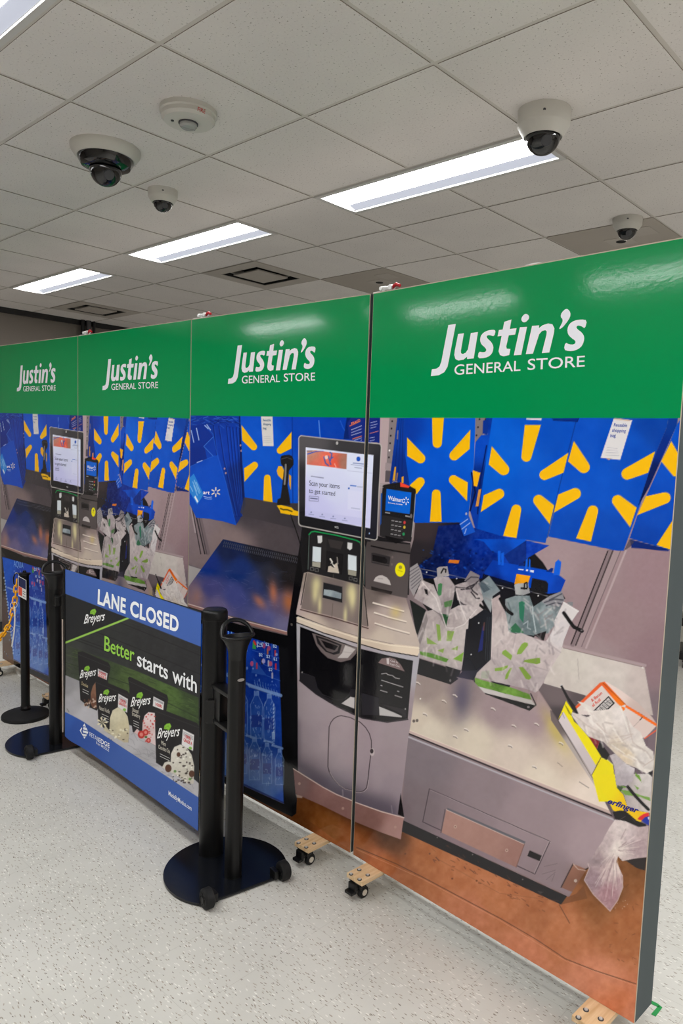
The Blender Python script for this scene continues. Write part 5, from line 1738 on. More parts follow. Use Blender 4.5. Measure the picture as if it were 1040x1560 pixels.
# copper kick plate
P(A8((838, 600), (864, 772), (818, 752)), (24, 21, 24))
B(*A8((560, 810))[0], 60, 9, (56, 34, 20), 0.7, 0.45)
P(A8((84, 432), (120, 450), (160, 482), (300, 568), (400, 622), (500, 660), (700, 732), (862, 776), (850, 850), (840, 932), (700, 882), (480, 792), (300, 702), (100, 612)), [(460, 1190, (128, 94, 92)), (520, 1225, (134, 98, 94)), (560, 1250, (130, 94, 88)), (600, 1260, (166, 126, 120)), (500, 1200, (148, 110, 106)), (605, 1270, (170, 130, 126))], noise=4, ns=6)
Ln(A8((84, 432), (160, 480), (300, 567), (400, 620), (500, 660), (700, 732), (862, 776)), 1.5, (212, 190, 182))
for q in ((445, 720), (800, 843), (128, 540)):
    E(*A8(q)[0], 2, 2.2, (176, 140, 130))
Ln(A8((443, 588), (446, 636)), 2, (150, 140, 150), 0.6)
Ln(A8((772, 690), (778, 740)), 1.6, (150, 140, 150), 0.5)
P(A8((100, 615), (150, 632), (148, 645), (108, 640)), (200, 180, 175), 0.7)
# hand scanner, its cable and yellow cradle
P(A2((103, 330), (112, 310), (140, 302), (182, 300), (206, 312), (220, 345), (219, 388), (196, 420), (180, 440), (172, 520), (166, 570), (186, 680), (192, 745), (72, 742), (78, 692), (104, 682), (120, 560), (136, 420), (108, 380)), (28, 27, 29))
Ln(A2((150, 388), (148, 470), (140, 560)), 2.6, (150, 146, 144), 0.8)
Ln(A2((112, 338), (160, 325), (205, 340)), 1.2, (90, 88, 90), 0.7)
P(A2((70, 748), (110, 744), (200, 765), (225, 790), (263, 800), (262, 838), (240, 838), (105, 815), (98, 790)), (232, 180, 14))
Ln(A2((105, 775), (130, 785), (165, 785), (205, 800)), 2.2, (50, 40, 16), 0.8)
Ln(A2((195, 828), (240, 960), (282, 1098)), 1.2, (16, 15, 17))
Ln(A3((860, 0), (915, 150), (950, 300)), 1.2, (16, 15, 17))
Ln([(456, 652 + 110), (456, 700)], 0.8, (30, 28, 30), 0.3)

# -- the green header
P([(-400, -200), (1600, -200), (1600, 635.8), (1035, 635.5), (800, 635.6), (560, 635.5), (289, 632), (200, 630.6), (-400, 620)], (0, 132, 72))
# the seam between the two prints is bare of ink on neither side

# -- letters
J4 = T(640, 460, 3.8519)
WHITE = (222, 222, 230)


def chaikin(pts, n=1):
    for _ in range(n):
        out = []
        for k in range(len(pts)):
            a_, b_ = pts[k], pts[(k + 1) % len(pts)]
            out += [(a_[0] * .75 + b_[0] * .25, a_[1] * .75 + b_[1] * .25), (a_[0] * .25 + b_[0] * .75, a_[1] * .25 + b_[1] * .75)]
        pts = out
    return pts


LOGO = [
    ([(155, 137), (199, 131), (158, 345), (150, 382), (131, 413), (98, 431), (52, 436), (58, 396), (84, 393), (103, 380), (114, 350)], 0),
    ([(213, 190), (247, 185), (229, 288), (230, 302), (240, 307), (258, 299), (271, 279), (288, 184), (330, 178), (305, 332), (266, 336), (266, 322), (245, 339), (215, 345), (197, 336), (190, 312), (193, 288)], 0),
    ([(435, 168), (426, 204), (402, 196), (386, 197), (380, 206), (388, 218), (409, 236), (422, 262), (418, 294), (400, 318), (370, 330), (328, 332), (335, 292), (358, 297), (374, 294), (381, 283), (372, 268), (350, 250), (342, 228), (346, 202), (362, 181), (390, 168), (418, 164)], 1),
    ([(486, 118), (528, 104), (518, 160), (558, 155), (550, 192), (512, 197), (497, 262), (500, 275), (522, 277), (515, 312), (482, 320), (460, 312), (452, 290), (470, 200), (446, 203), (454, 166), (476, 163)], 0),
    ([(578, 150), (620, 147), (586, 311), (542, 314)], 0),
    ([(612, 63), (640, 92), (604, 128), (580, 102)], 2),
    ([(650, 142), (692, 138), (690, 155), (712, 138), (745, 127), (770, 132), (782, 155), (780, 180), (752, 297), (708, 301), (735, 195), (737, 174), (728, 166), (708, 172), (692, 190), (655, 304), (613, 307)], 0),
    ([(852, 38), (872, 52), (879, 76), (868, 104), (838, 142), (820, 158), (808, 160), (830, 120), (831, 102), (818, 88), (824, 64)], 1),
    ([(976, 108), (963, 158), (944, 143), (921, 138), (911, 148), (918, 161), (945, 180), (960, 205), (955, 240), (938, 268), (905, 286), (870, 290), (838, 281), (847, 238), (870, 250), (896, 251), (908, 240), (905, 227), (880, 210), (862, 190), (858, 160), (870, 130), (900, 110), (940, 103)], 1),
]


def logo(lt, shift):
    for pts, n in LOGO:
        lt.poly([shift(q) for q in J4(*(chaikin(pts, n) if n else pts))], WHITE)
    tmp = Letters()
    tmp.text('GENERAL', *J4((190, 429), (581, 404)), (0.6, -15.2), WHITE, 0.004)
    tmp.text('STORE', *J4((623, 400), (961, 379)), (0.6, -16.4), WHITE, 0.004)
    lt.add([shift(q) for q in tmp.v], tmp.f, WHITE)


def to3(q):
    u, v = PL[4].uv(*q)
    x, y = PL[3].px(u + 0.001, v + 0.003)
    return (float(x), float(y))


LB, LA = Letters(), Letters()
LB.on('store_logo')
logo(LB, lambda q: q)
LA.on('store_logo')
logo(LA, to3)
LB.on('bag_tag_text')
LA.on('bag_tag_text')
for k, w_ in enumerate(('Reusable', 'shopping', 'bag')):
    q = F2((582 - k * 12, 128 + k * 36), ((670, 662, 595)[k], (132, 168, 198)[k]))
    LB.text(w_, q[0], q[1], (0.9, -5.2), (60, 86, 170), 0.004)
    q = A1((788, 140 + k * 40), ((866, 868, 822)[k], 142 + k * 40))
    LA.text(w_, q[0], q[1], (0, -3.6), (70, 110, 150), 0.004)
LB.on('card_reader_text')
LB.text('Walmart', *A7((242, 358), (440, 392)), (0.3, -6.6), (232, 238, 246), 0.012)
LB.text('Save money. Live better.', *A7((243, 400), (438, 428)), (0.1, -2.0), (232, 238, 246), 0.01)
for dx, dy in ((0, -1), (0.87, -.5), (.87, .5), (0, 1), (-.87, .5), (-.87, -.5)):
    x, y = A7((482, 370))[0]
    nx, ny = -dy * .75, dx * .75
    LB.poly([(x + dx * 2 - nx * .6, y + dy * 2.2 - ny * .6), (x + dx * 4.6 - nx, y + dy * 6 - ny), (x + dx * 4.6 + nx, y + dy * 6 + ny), (x + dx * 2 + nx * .6, y + dy * 2.2 + ny * .6)], (232, 238, 246))
LB.on('box_text')
LB.text('& Bacon', *F5((376, 422), (474, 346)), (-2.6, -3.6), (224, 84, 66), 0.01)
LB.text('el Roll', *F5((384, 470), (460, 410)), (-2.6, -3.6), (224, 84, 66), 0.01)
LB.on('wrapper_text')
LB.text('erfinger', *F6((452, 300), (778, 410)), (2.2, -7.6), (28, 34, 120), 0.03, 0.25)
LB.on('cash_slot_text')
LB.text('Cash In', *A5((765, 315), (818, 330)), (0, -3.0), (206, 196, 196), 0.01)
LB.text('Cash Out', *A5((762, 338), (832, 358)), (0, -3.0), (206, 196, 196), 0.01)
LA.on('screen_text')
LA.text('Scan your items', *A2((360, 575), (630, 605)), (0.2, -7.6), (66, 70, 98), -0.002)
LA.text('to get started', *A2((358, 640), (590, 668)), (0.2, -7.0), (66, 70, 98), -0.002)
LA.on('maker_name')
LA.text('NCR', *A2((588, 950), (622, 957)), (0, -3.0), (200, 198, 196), 0.008)
LA.on('bag_text')
LA.text('art', *A1((188, 862), (255, 866)), (0.4, -5.6), (235, 236, 245), 0.016)
LA.on('notice_text')
LA.text('FRAUD', *A2((738, 42), (815, 8)), (-0.6, -3.4), (230, 128, 76), 0.012)
LA.on('price_text')
LA.text('$2.97', *A6((268, 236), (322, 238)), (0, -6.6), (190, 215, 250), 0.012)
for q in ((338, 225), (398, 240), (345, 322), (402, 342), (285, 308), (364, 425)):
    LA.text('$2', *A6(q, (q[0] + 30, q[1] + 6)), (0, -4.4), (180, 208, 248), 0.01)
LA.text('AQUA', one((21, 863))[0], one((36, 866))[0], (0, -13), (120, 175, 240), 0.0)

# ------------------------------------------------------------------ build the panels
PANEL_LABELS = {
    4: 'nearest green-topped display panel, at the right, printed with large blue bags and litter',
    3: 'third green-topped display panel from the left, printed with the large till screen',
    2: 'second green-topped display panel from the left, half hidden by the LANE CLOSED banner',
    1: 'farthest green-topped display panel at the left edge, behind the yellow chain',
}
ofs = np.cumsum([0] + [len(q['x']) for q in (S4, S3, S2, S1)])
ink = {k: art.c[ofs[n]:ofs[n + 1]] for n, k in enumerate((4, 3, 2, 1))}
sheets = {4: S4, 3: S3, 2: S2, 1: S1}
INSET = {4: (0.012, 0.0), 3: (0.002, 0.007), 2: (0.002, 0.002), 1: (0.0, 0.002)}
DEPTH = 0.125
for k in (4, 3, 2, 1):
    pl = PL[k]
    t = thing('display_panel', PANEL_LABELS[k], 'display panel', (pl.A[0], pl.A[1], Z0), pl.ang, 'green topped display panels')
    x0, x1 = INSET[k][0], pl.L - INSET[k][1]
    hl, hr = pl.z[2] - Z0, pl.z[3] - Z0
    bm = BM()
    v = box(bm, x0, x1, 0.0035, DEPTH, 0, 1)
    for q in v:
        if q.co.z > 0.5:
            q.co.z = hl + (hr - hl) * q.co.x / pl.L
    obj('frame_box', bm, M['grey_side'], t)
    bm = BM()
    v = box(bm, x0, x1, 0.0, 0.0035, 0, 1)
    for q in v:
        if q.co.z > 0.5:
            q.co.z = hl + (hr - hl) * q.co.x / pl.L
    obj('backing_board', bm, M['foam'], t)
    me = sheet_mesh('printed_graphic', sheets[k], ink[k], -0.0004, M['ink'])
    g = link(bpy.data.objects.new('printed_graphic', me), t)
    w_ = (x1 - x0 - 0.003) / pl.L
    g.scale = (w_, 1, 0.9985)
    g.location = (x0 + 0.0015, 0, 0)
    lt = LB if k in (4, 2) else LA
    lt.build(pl, -0.0012, M['ink'], t, PL[4] if k in (4, 2) else PL[3], None, w_, x0 + 0.0015)
    # wooden feet on braked castors
    feet = {4: (0.142, 1.213), 3: (1.108, 0.12), 2: (0.12, 1.20), 1: (0.115, 1.095)}[k]
    for fx in feet:
        bm = BM()
        box(bm, fx - 0.047, fx + 0.047, -0.116, DEPTH + 0.10, -0.0205, -0.0012, 0.0015)
        fb = obj('foot_board', bm, M['wood'], t)
        for sy, yy in ((-1, -0.086), (1, DEPTH + 0.055)):
            for bx_ in (-0.026, 0.026):
                for by_ in (-0.024, 0.024):
                    bm = BM()
                    lathe(bm, [(0.0098, 0.0), (0.0098, 0.0012), (0.0060, 0.0013)], 14, c=(fx + bx_, yy + by_, -0.0012), mi=1)
                    lathe(bm, [(0.0062, 0.0012), (0.0062, 0.0046), (0.0, 0.0052)], 6, c=(fx + bx_, yy + by_, -0.0012))
                    if sy < 0:
                        obj('bolt', bm, [M['nut'], M['dark_grey']], fb)
                    else:
                        bm.free()
            bm = BM()                                   # fork and top plate
            box(bm, fx - 0.03, fx + 0.03, yy - 0.03, yy + 0.03, -0.0235, -0.0205)
            lathe(bm, [(0.016, -0.030), (0.016, -0.0235)], 16, c=(fx, yy, 0))
            for sx in (-1, 1):
                prism_pts = [(-0.018, -0.030), (0.022, -0.030), (0.030, -0.060), (0.030, -0.084), (0.012, -0.084), (-0.018, -0.045)]
                vs_ = []
                for xx in (fx + sx * 0.014, fx + sx * 0.0165):
                    vs_.append([bm.verts.new((xx, yy + a_, b_)) for a_, b_ in prism_pts])
                bm.faces.new(vs_[0])
                bm.faces.new(vs_[1][::-1])
                for q in range(len(prism_pts)):
                    q2 = (q + 1) % len(prism_pts)
                    bm.faces.new((vs_[0][q], vs_[1][q], vs_[1][q2], vs_[0][q2]))
            cs = obj('castor', bm, M['black_plastic'], t)
            wz, wy = -Z0 + 0.0255, yy + 0.018
            bm = BM()
            fx += 0.006
            lathe(bm, [(0.012, -0.011), (0.022, -0.0115), (0.0255, -0.008), (0.0255, 0.008), (0.022, 0.0115), (0.012, 0.011)], 28, c=(fx, wy, wz), axis='x')
            obj('wheel', bm, M['rubber'], cs, smooth=True)
            bm = BM()
            lathe(bm, [(0.013, -0.0135), (0.013, 0.0135)], 18, c=(fx, wy, wz), axis='x')
            obj('wheel_hub', bm, M['hub'], cs)
            fx -= 0.006
            if sy < 0:
                bm = BM()                               # brake pedal
                box(bm, fx - 0.030, fx + 0.010, yy - 0.036, yy - 0.010, -0.064, -0.028, 0.004)
                box(bm, fx - 0.034, fx + 0.010, yy - 0.052, yy - 0.020, -0.074, -0.061, 0.003)
                box(bm, fx - 0.021, fx + 0.021, yy - 0.014, yy + 0.016, -0.052, -0.028, 0.004)
                obj('brake_pedal', bm, M['black_plastic'], cs)

# toggle clamps across the tops of the seams
for k, lab in ((4, 'red handled toggle clamp on top of the seam left of the nearest panel'),
               (3, 'red handled toggle clamp on top between the second and third panels'),
               (2, 'red handled toggle clamp on top between the two farthest panels')):
    pl = PL[k]
    t = thing('toggle_clamp', lab, 'clamp', (pl.A[0], pl.A[1], pl.z[2] + 0.0005), pl.ang, 'toggle clamps on the panel tops')
    bm = BM()
    box(bm, -0.004, 0.036, 0.012, 0.04, 0, 0.006, 0.001)
    box(bm, 0.036, 0.098, 0.012, 0.04, 0, 0.004, 0.001)
    obj('base_plate', bm, M['clamp_metal'], t)
    bm = BM()
    tube(bm, [(0.030, 0.026, 0.016), (0.036, 0.026, 0.021), (0.085, 0.026, 0.016)], [0.006, 0.007, 0.007], 10)
    lathe(bm, [(0.008, -0.011), (0.008, 0.011)], 16, c=(0.036, 0.026, 0.018), axis='y')
    lathe(bm, [(0.010, -0.012), (0.010, 0.012)], 16, c=(0.090, 0.026, 0.018), axis='y')
    obj('arm', bm, M['clamp_metal'], t, smooth=True)
    bm = BM()
    tube(bm, [(0.092, 0.026, 0.012), (0.103, 0.026, 0.021), (0.115, 0.026, 0.026), (0.137, 0.026, 0.018)], [0.005, 0.0075, 0.008, 0.006], 10)
    obj('handle', bm, M['red'], t, smooth=True)

# ------------------------------------------------------------------ stanchions
NRM, TAN = (0.611, -0.792), (0.792, 0.611)     # towards the flat edge of the base, and along it
SANG = math.atan2(TAN[1], TAN[0])              # local x along the flat edge, local -y towards it


def make_stanchion(name, label, c, cassette):
    t = thing(name, label, 'stanchion', (c[0], c[1], 0), SANG, 'black wheeled stanchions')
    R, ch = 0.270, 0.188
    a0 = math.asin(ch / R)
    pts = [(R * math.cos(a), R * math.sin(a)) for a in np.linspace(-a0, PI + a0, 49)]
    bm = BM()
    prism(bm, pts, 0.004, 0.014)
    bmesh.ops.bevel(bm, geom=[e for e in bm.edges if abs(e.verts[0].co.z - e.verts[1].co.z) < 1e-6 and e.verts[0].co.z > 0.01], offset=0.003, segments=2, affect='EDGES')
    obj('base_plate', bm, M['black_plate'], t)
    hx = math.sqrt(R * R - ch * ch)
    for s in (-1, 1):
        bm = BM()
        wx = s * (hx - 0.015)
        lathe(bm, [(0.012, -0.020), (0.034, -0.021), (0.042, -0.014), (0.042, 0.014), (0.034, 0.021), (0.012, 0.020)], 36, c=(wx, -ch - 0.012, 0.042), axis='x')
        w = obj('wheel', bm, M['rubber'], t, smooth=True)
        bm = BM()
        lathe(bm, [(0.014, -0.024), (0.014, 0.024)], 18, c=(wx, -ch - 0.012, 0.042), axis='x')
        for q in range(5):
            a = 2 * PI * q / 5
            box(bm, wx - 0.0225, wx + 0.0225, -ch - 0.012 + 0.022 * math.cos(a) - 0.004, -ch - 0.012 + 0.022 * math.cos(a) + 0.004, 0.042 + 0.022 * math.sin(a) - 0.004, 0.042 + 0.022 * math.sin(a) + 0.004)
        obj('wheel_hub', bm, M['black_plastic'], w)
        bm = BM()
        box(bm, wx - s * 0.036 - 0.010, wx - s * 0.036 + 0.010, -ch - 0.018, -ch + 0.03, 0.012, 0.05, 0.003)
        obj('wheel_bracket', bm, M['black_plastic'], t)
    # handle post with slightly fluted sides
    py = -0.070
    bm = BM()
    prof = []
    for k in range(36):
        a = 2 * PI * k / 36
        r = 0.0375 - (0.0022 if k % 9 in (0,) else 0)
        prof.append((r * math.cos(a), py + r * math.sin(a)))
    loft(bm, [[(x, y, z) for x, y in prof] for z in (0.014, 1.02)])
    obj('handle_post', bm, M['black'], t, smooth=True)
    # flared grip: a boat-shaped opening under an arched bar
    bm = BM()
    n = 36

    def eye(half, dep, z, sag=0.0):
        out = []
        for k in range(n):
            a = 2 * PI * k / n
            ca, sa = math.cos(a), math.sin(a)
            x = half * ca
            y = py + dep * math.copysign(abs(sa) ** 1.15, sa)
            out.append((x, y, z + sag * (ca * ca) * 1.0))
        return out
    loft(bm, [eye(0.0385, 0.0385, 0.99), eye(0.040, 0.040, 1.02), eye(0.047, 0.043, 1.045), eye(0.060, 0.046, 1.068), eye(0.070, 0.046, 1.083), eye(0.072, 0.046, 1.090, 0.004),
              eye(0.066, 0.040, 1.090, 0.004), eye(0.054, 0.034, 1.066), eye(0.040, 0.030, 1.045)], cap=True)
    obj('grip_cup', bm, M['black_plastic'], t, smooth=True)
    bm = BM()
    arc = []
    for k in range(15):
        a = PI * k / 14
        arc.append((0.071 * math.cos(a), py + 0.040 * math.sin(a) ** 0.9, 1.091 + 0.060 * math.sin(a)))
    tube(bm, arc, [0.010 if 2 < k < 12 else 0.0085 for k in range(15)], 12, flat=0.8)
    arc = [(0.071 * math.cos(a), py - 0.043 * math.sin(a), 1.091 - 0.004 * math.sin(a)) for a in np.linspace(0, PI, 13)]
    tube(bm, arc, 0.0075, 10)
    obj('grip_arch', bm, M['black_plastic'], t, smooth=True)
    if cassette:
        cy = 0.158
        bm = BM()
        r = 0.055
        lathe(bm, [(r, 0.014), (r, 1.115), (r + 0.0025, 1.117), (r + 0.0025, 1.150), (r - 0.001, 1.158), (r - 0.008, 1.163), (0, 1.164)], 40, c=(0, cy, 0))
        cas = obj('banner_cassette', bm, M['black'], t, smooth=True)
        bm = BM()
        lathe(bm, [(r + 0.0032, 1.114), (r + 0.0032, 1.1175)], 40, c=(0, cy, 0))
        obj('cap_ring', bm, M['black_plastic'], cas)
        bm = BM()
        arc_ = np.radians(np.linspace(-146, 146, 31))
        ro, ri = r + 0.016, r + 0.0005
        prism(bm, [(ro * math.cos(a), cy + ro * math.sin(a)) for a in arc_] + [(ri * math.cos(a), cy + ri * math.sin(a)) for a in arc_[::-1]], 0.655, 0.762)
        bmesh.ops.bevel(bm, geom=[e for e in bm.edges if abs(e.verts[0].co.z - e.verts[1].co.z) < 1e-6], offset=0.005, segments=3, affect='EDGES')
        for z0 in (0.66, 0.815):
            box(bm, -0.032, 0.032, py - 0.005, cy - 0.03, z0, z0 + 0.018, 0.003)
        box(bm, -0.026, 0.026, 0.04, 0.115, 0.678, 0.815, 0.003)
        obj('clamp_collar', bm, M['black_plastic'], t, smooth=True)
        bm = BM()
        lathe(bm, [(0.016, -0.001), (0.016, 0.001)], 20, c=(0, py - 0.0378, 0.907), axis='y', sy=0.42)
        obj('badge', bm, M['steel'], t)
    else:
        bm = BM()
        box(bm, -0.020, 0.020, py - 0.084, py - 0.034, 0.895, 0.955, 0.004)
        obj('receiver_block', bm, M['black_plastic'], t)
    return t


SA, SB = (-0.630, 3.090), (-2.010, 4.430)
make_stanchion('stanchion', 'nearer black stanchion with two posts on a wheeled base, right end of the banner', SA, True)
make_stanchion('stanchion', 'farther black stanchion with single post on a wheeled base, left end of the banner', SB, False)

# ------------------------------------------------------------------ the LANE CLOSED banner
SBN = sheet(BAN, 360, 330)
ban = Art(SBN['x'], SBN['y'], (37, 38, 39))
P, Ln, B, E = ban.P, ban.Ln, ban.B, ban.E
N2, N3, N4 = T(90, 860, 4.5217), T(90, 990, 4.5217), T(90, 1090, 4.5217)
BB = (64, 97, 172)
# planks
P(N2((40, 540), (480, 368), (1010, 578), (1010, 1000), (40, 700)), [(150, 990, (48, 49, 49)), (250, 970, (46, 46, 47)), (300, 1000, (42, 42, 44)), (110, 1000, (60, 62, 60))], noise=5, ns=6)
for q in (((400, 395), (1005, 640)), ((240, 460), (1005, 770)), ((120, 505), (1000, 830)), ((100, 515), (480, 660))):
    Ln(N2(*q), 1.2, (28, 28, 29), 0.8)
for _ in range(60):
    x, y = rng.uniform(140, 308), rng.uniform(945, 1015)
    Ln([(x, y), (x + 14, y + 4.6)], 0.8, (62, 62, 62) if rng.random() < .5 else (30, 30, 31), 0.35)
# green stained boards
P(N3((40, 20), (60, -30), (300, 60), (560, 160), (960, 330), (960, 560), (600, 480), (140, 215), (36, 178)), [(100, 1005, (64, 68, 60)), (120, 1000, (58, 66, 50)), (200, 1035, (72, 90, 50)), (260, 1065, (76, 100, 50)), (295, 1085, (58, 76, 42)), (290, 1050, (52, 66, 40)), (160, 1015, (58, 72, 46))], noise=9, ns=5)
for _ in range(120):
    x = rng.uniform(100, 305)
    y = 1000 + (x - 100) * 0.36 + rng.uniform(-14, 26)
    Ln([(x, y), (x + rng.uniform(5, 16), y + rng.uniform(2, 6))], 0.9, (96, 122, 62) if rng.random() < .45 else (40, 52, 32), 0.4)
Ln(N3((40, 85), (480, 240), (960, 470)), 1, (36, 44, 32), 0.8)
# black triangle, green stripe
P(N2((40, 195), (470, 365), (40, 545)), (36, 37, 39))
Ln(N2((40, 540), (474, 368)), 2.9, (150, 196, 84))
# marble
P(N3((20, 165), (60, 180), (140, 215), (230, 290), (480, 520), (660, 590)) + N4((700, 320), (930, 440), (965, 470), (960, 570), (100, 10), (30, -20)), [(105, 1045, (150, 148, 152)), (105, 1075, (176, 174, 180)), (130, 1090, (188, 186, 192)), (200, 1135, (186, 184, 188)), (215, 1150, (170, 168, 172)), (260, 1180, (190, 188, 194)), (290, 1210, (180, 178, 182)), (120, 1060, (168, 166, 170))], noise=6, ns=8)
for _ in range(40):
    x = rng.uniform(185, 290)
    y = 1118 + (x - 185) * 0.72 + rng.uniform(-10, 22)
    Ln([(x, y), (x + rng.uniform(3, 9), y + rng.uniform(-3, 6)), (x + rng.uniform(8, 16), y + rng.uniform(0, 12))], 0.8, (126, 124, 130), 0.45)
Ln(N3((60, 405), (75, 425)), 1.2, (110, 112, 100), 0.7)
TUB = (35, 33, 35)
P(N3((126, 15), (160, 10), (335, 90), (350, 120), (335, 190), (330, 240), (255, 420), (200, 395), (145, 345)), TUB)
P(N3((468, 195), (480, 185), (740, 312), (748, 340), (735, 420), (662, 440), (662, 664), (500, 566), (476, 400), (478, 260)), TUB)
P(N3((250, 208), (262, 200), (466, 286), (480, 310), (476, 520), (470, 640), (330, 575), (265, 495)), TUB)
P(N4((655, -48), (670, -55), (950, 52), (965, 80), (930, 300), (905, 478), (780, 400), (662, 326)), TUB)
for q in (((126, 30), (345, 122)), ((470, 215), (745, 342)), ((250, 225), (478, 322))):
    Ln(N3(*q), 0.9, (60, 58, 60), 0.7)
Ln(N4((655, -30), (960, 84)), 0.9, (60, 58, 60), 0.7)
# ice cream
P(N3((246, 224), (254, 405), (226, 400), (212, 372), (214, 300), (228, 250)), [(140, 1050, (132, 94, 74)), (143, 1070, (112, 74, 58))], noise=12, ns=3)
for _ in range(26):
    x, y = N3((rng.uniform(170, 250), rng.uniform(340, 400)))[0]
    E(x, y, rng.uniform(1, 2.4), rng.uniform(1, 2.2), (92, 58, 44) if rng.random() < .6 else (206, 186, 170), 0.9)
P(N3((340, 560), (344, 470), (362, 418), (398, 397), (436, 412), (466, 462), (478, 540), (470, 640), (440, 640), (380, 605), (300, 555), (312, 520)), [(175, 1090, (214, 206, 178)), (185, 1110, (206, 196, 164)), (190, 1128, (190, 178, 150)), (165, 1110, (196, 188, 160))], noise=9, ns=3)
for _ in range(22):
    x, y = N3((rng.uniform(330, 465), rng.uniform(540, 635)))[0]
    E(x, y, rng.uniform(.8, 2), rng.uniform(.8, 2), (232, 226, 206) if rng.random() < .6 else (70, 60, 50), 0.8)
for a in np.linspace(0, 2 * PI, 8)[:-1]:
    x, y = N3((292, 500))[0]
    P([(x, y), (x + 7 * math.cos(a) - 1.6 * math.sin(a), y + 7 * math.sin(a) + 1.6 * math.cos(a)), (x + 8.5 * math.cos(a), y + 8.5 * math.sin(a)), (x + 7 * math.cos(a) + 1.6 * math.sin(a), y + 7 * math.sin(a) - 1.6 * math.cos(a))], (224, 216, 186))
P(N3((566, 575), (568, 510), (582, 455), (610, 430), (654, 436), (660, 662), (590, 622), (508, 572), (530, 545)), [(228, 1095, (226, 206, 206)), (222, 1115, (210, 182, 180)), (232, 1125, (216, 196, 196))], noise=8, ns=3)
for _ in range(30):
    x, y = N3((rng.uniform(570, 655), rng.uniform(445, 640)))[0]
    E(x, y, rng.uniform(.6, 1.8), rng.uniform(.6, 1.6), (196, 60, 56), 0.75)
for q, r_ in (((560, 585), 5.5), ((590, 570), 4.5), ((610, 625), 3.5)):
    E(*N3(q)[0], r_, r_ * 1.1, (186, 52, 46))
    E(*N3(q)[0], r_ * .5, r_ * .55, (226, 150, 140), 0.8)
E(*N3((592, 602))[0], 2.2, 1.6, (60, 100, 40))
P(N4((764, 322), (768, 262), (790, 218), (832, 200), (878, 222), (912, 272), (930, 350), (925, 470), (880, 470), (830, 430), (704, 358), (722, 325), (750, 316)), [(265, 1150, (216, 212, 202)), (285, 1165, (206, 202, 190)), (280, 1185, (196, 190, 178))], noise=10, ns=3)
for _ in range(52):
    x, y = N4((rng.uniform(770, 920), rng.uniform(212, 470)))[0]
    E(x, y, rng.uniform(.6, 2.2), rng.uniform(.6, 1.6), (44, 34, 30) if rng.random() < .7 else (240, 238, 230), 0.8)
for q, r_ in (((748, 365), 5), ((912, 402), 4.4), ((820, 270), 3)):
    E(*N4(q)[0], r_, r_ * 1.2, (88, 58, 44))
for q in ((795, 385), (900, 438)):
    E(*N4(q)[0], 2.2, 2, (96, 140, 70), 0.9)
# seals with small print
for f, q, g in ((N3, ((262, 130), (328, 163), (322, 209), (262, 182)), 0), (N3, ((402, 303), (468, 340), (462, 434), (398, 396)), 1), (N3, ((645, 322), (719, 360), (713, 416), (640, 388)), 0), (N4, ((850, 95), (929, 134), (921, 245), (841, 204)), 1)):
    q = f(*q)
    P(q, (222, 220, 220))
    for k in range(3):
        a_ = 0.14 + k * 0.09
        x0, y0 = q[0][0] + (q[3][0] - q[0][0]) * a_, q[0][1] + (q[3][1] - q[0][1]) * a_
        x1, y1 = q[1][0] + (q[2][0] - q[1][0]) * a_, q[1][1] + (q[2][1] - q[1][1]) * a_
        Ln([(x0 + 1.5, y0 + .6), (x1 - 1.5, y1 - .6)], 0.8, (90, 90, 100), 0.7)
    if g:
        E(q[2][0] - 4, q[2][1] - 4.5, 2.6, 2, (120, 180, 60), 0.9, 0.4)


def leaf(f, c, k=1.0):
    x, y = f(c)[0]
    P([(x - 4.4 * k, y + 2.6 * k), (x - 3.8 * k, y - 1.4 * k), (x - 1.2 * k, y - 3.8 * k), (x + 3 * k, y - 4.6 * k), (x + 4.8 * k, y - 1.0 * k), (x + 3.2 * k, y + 2.6 * k), (x + 1.2 * k, y + 5 * k), (x - 0.2 * k, y + 3 * k)], (134, 190, 60))
    Ln([(x - 3 * k, y + 1 * k), (x + 1 * k, y - 1.4 * k), (x + 2.6 * k, y + 2 * k)], 0.8, (90, 140, 40), 0.7)


leaf(N2, (230, 328), 1.05)
leaf(N3, (188, 130), 0.95)
leaf(N3, (318, 294), 1.0)
leaf(N3, (548, 316), 1.15)
leaf(N4, (742, 80), 1.25)
# blue bands
P(N2((-200, -130), (55, 28), (1035, 352), (1300, 440), (1300, 700), (1010, 580), (55, 206), (-200, 100)), BB)
P(N4((-100, -60), (32, -28), (62, -20), (100, 0), (440, 230), (945, 555), (1100, 655), (1100, 900), (935, 800), (-100, 200)), [(100, 1100, (56, 96, 180)), (120, 1110, (50, 84, 164)), (200, 1180, BB), (290, 1240, BB)])

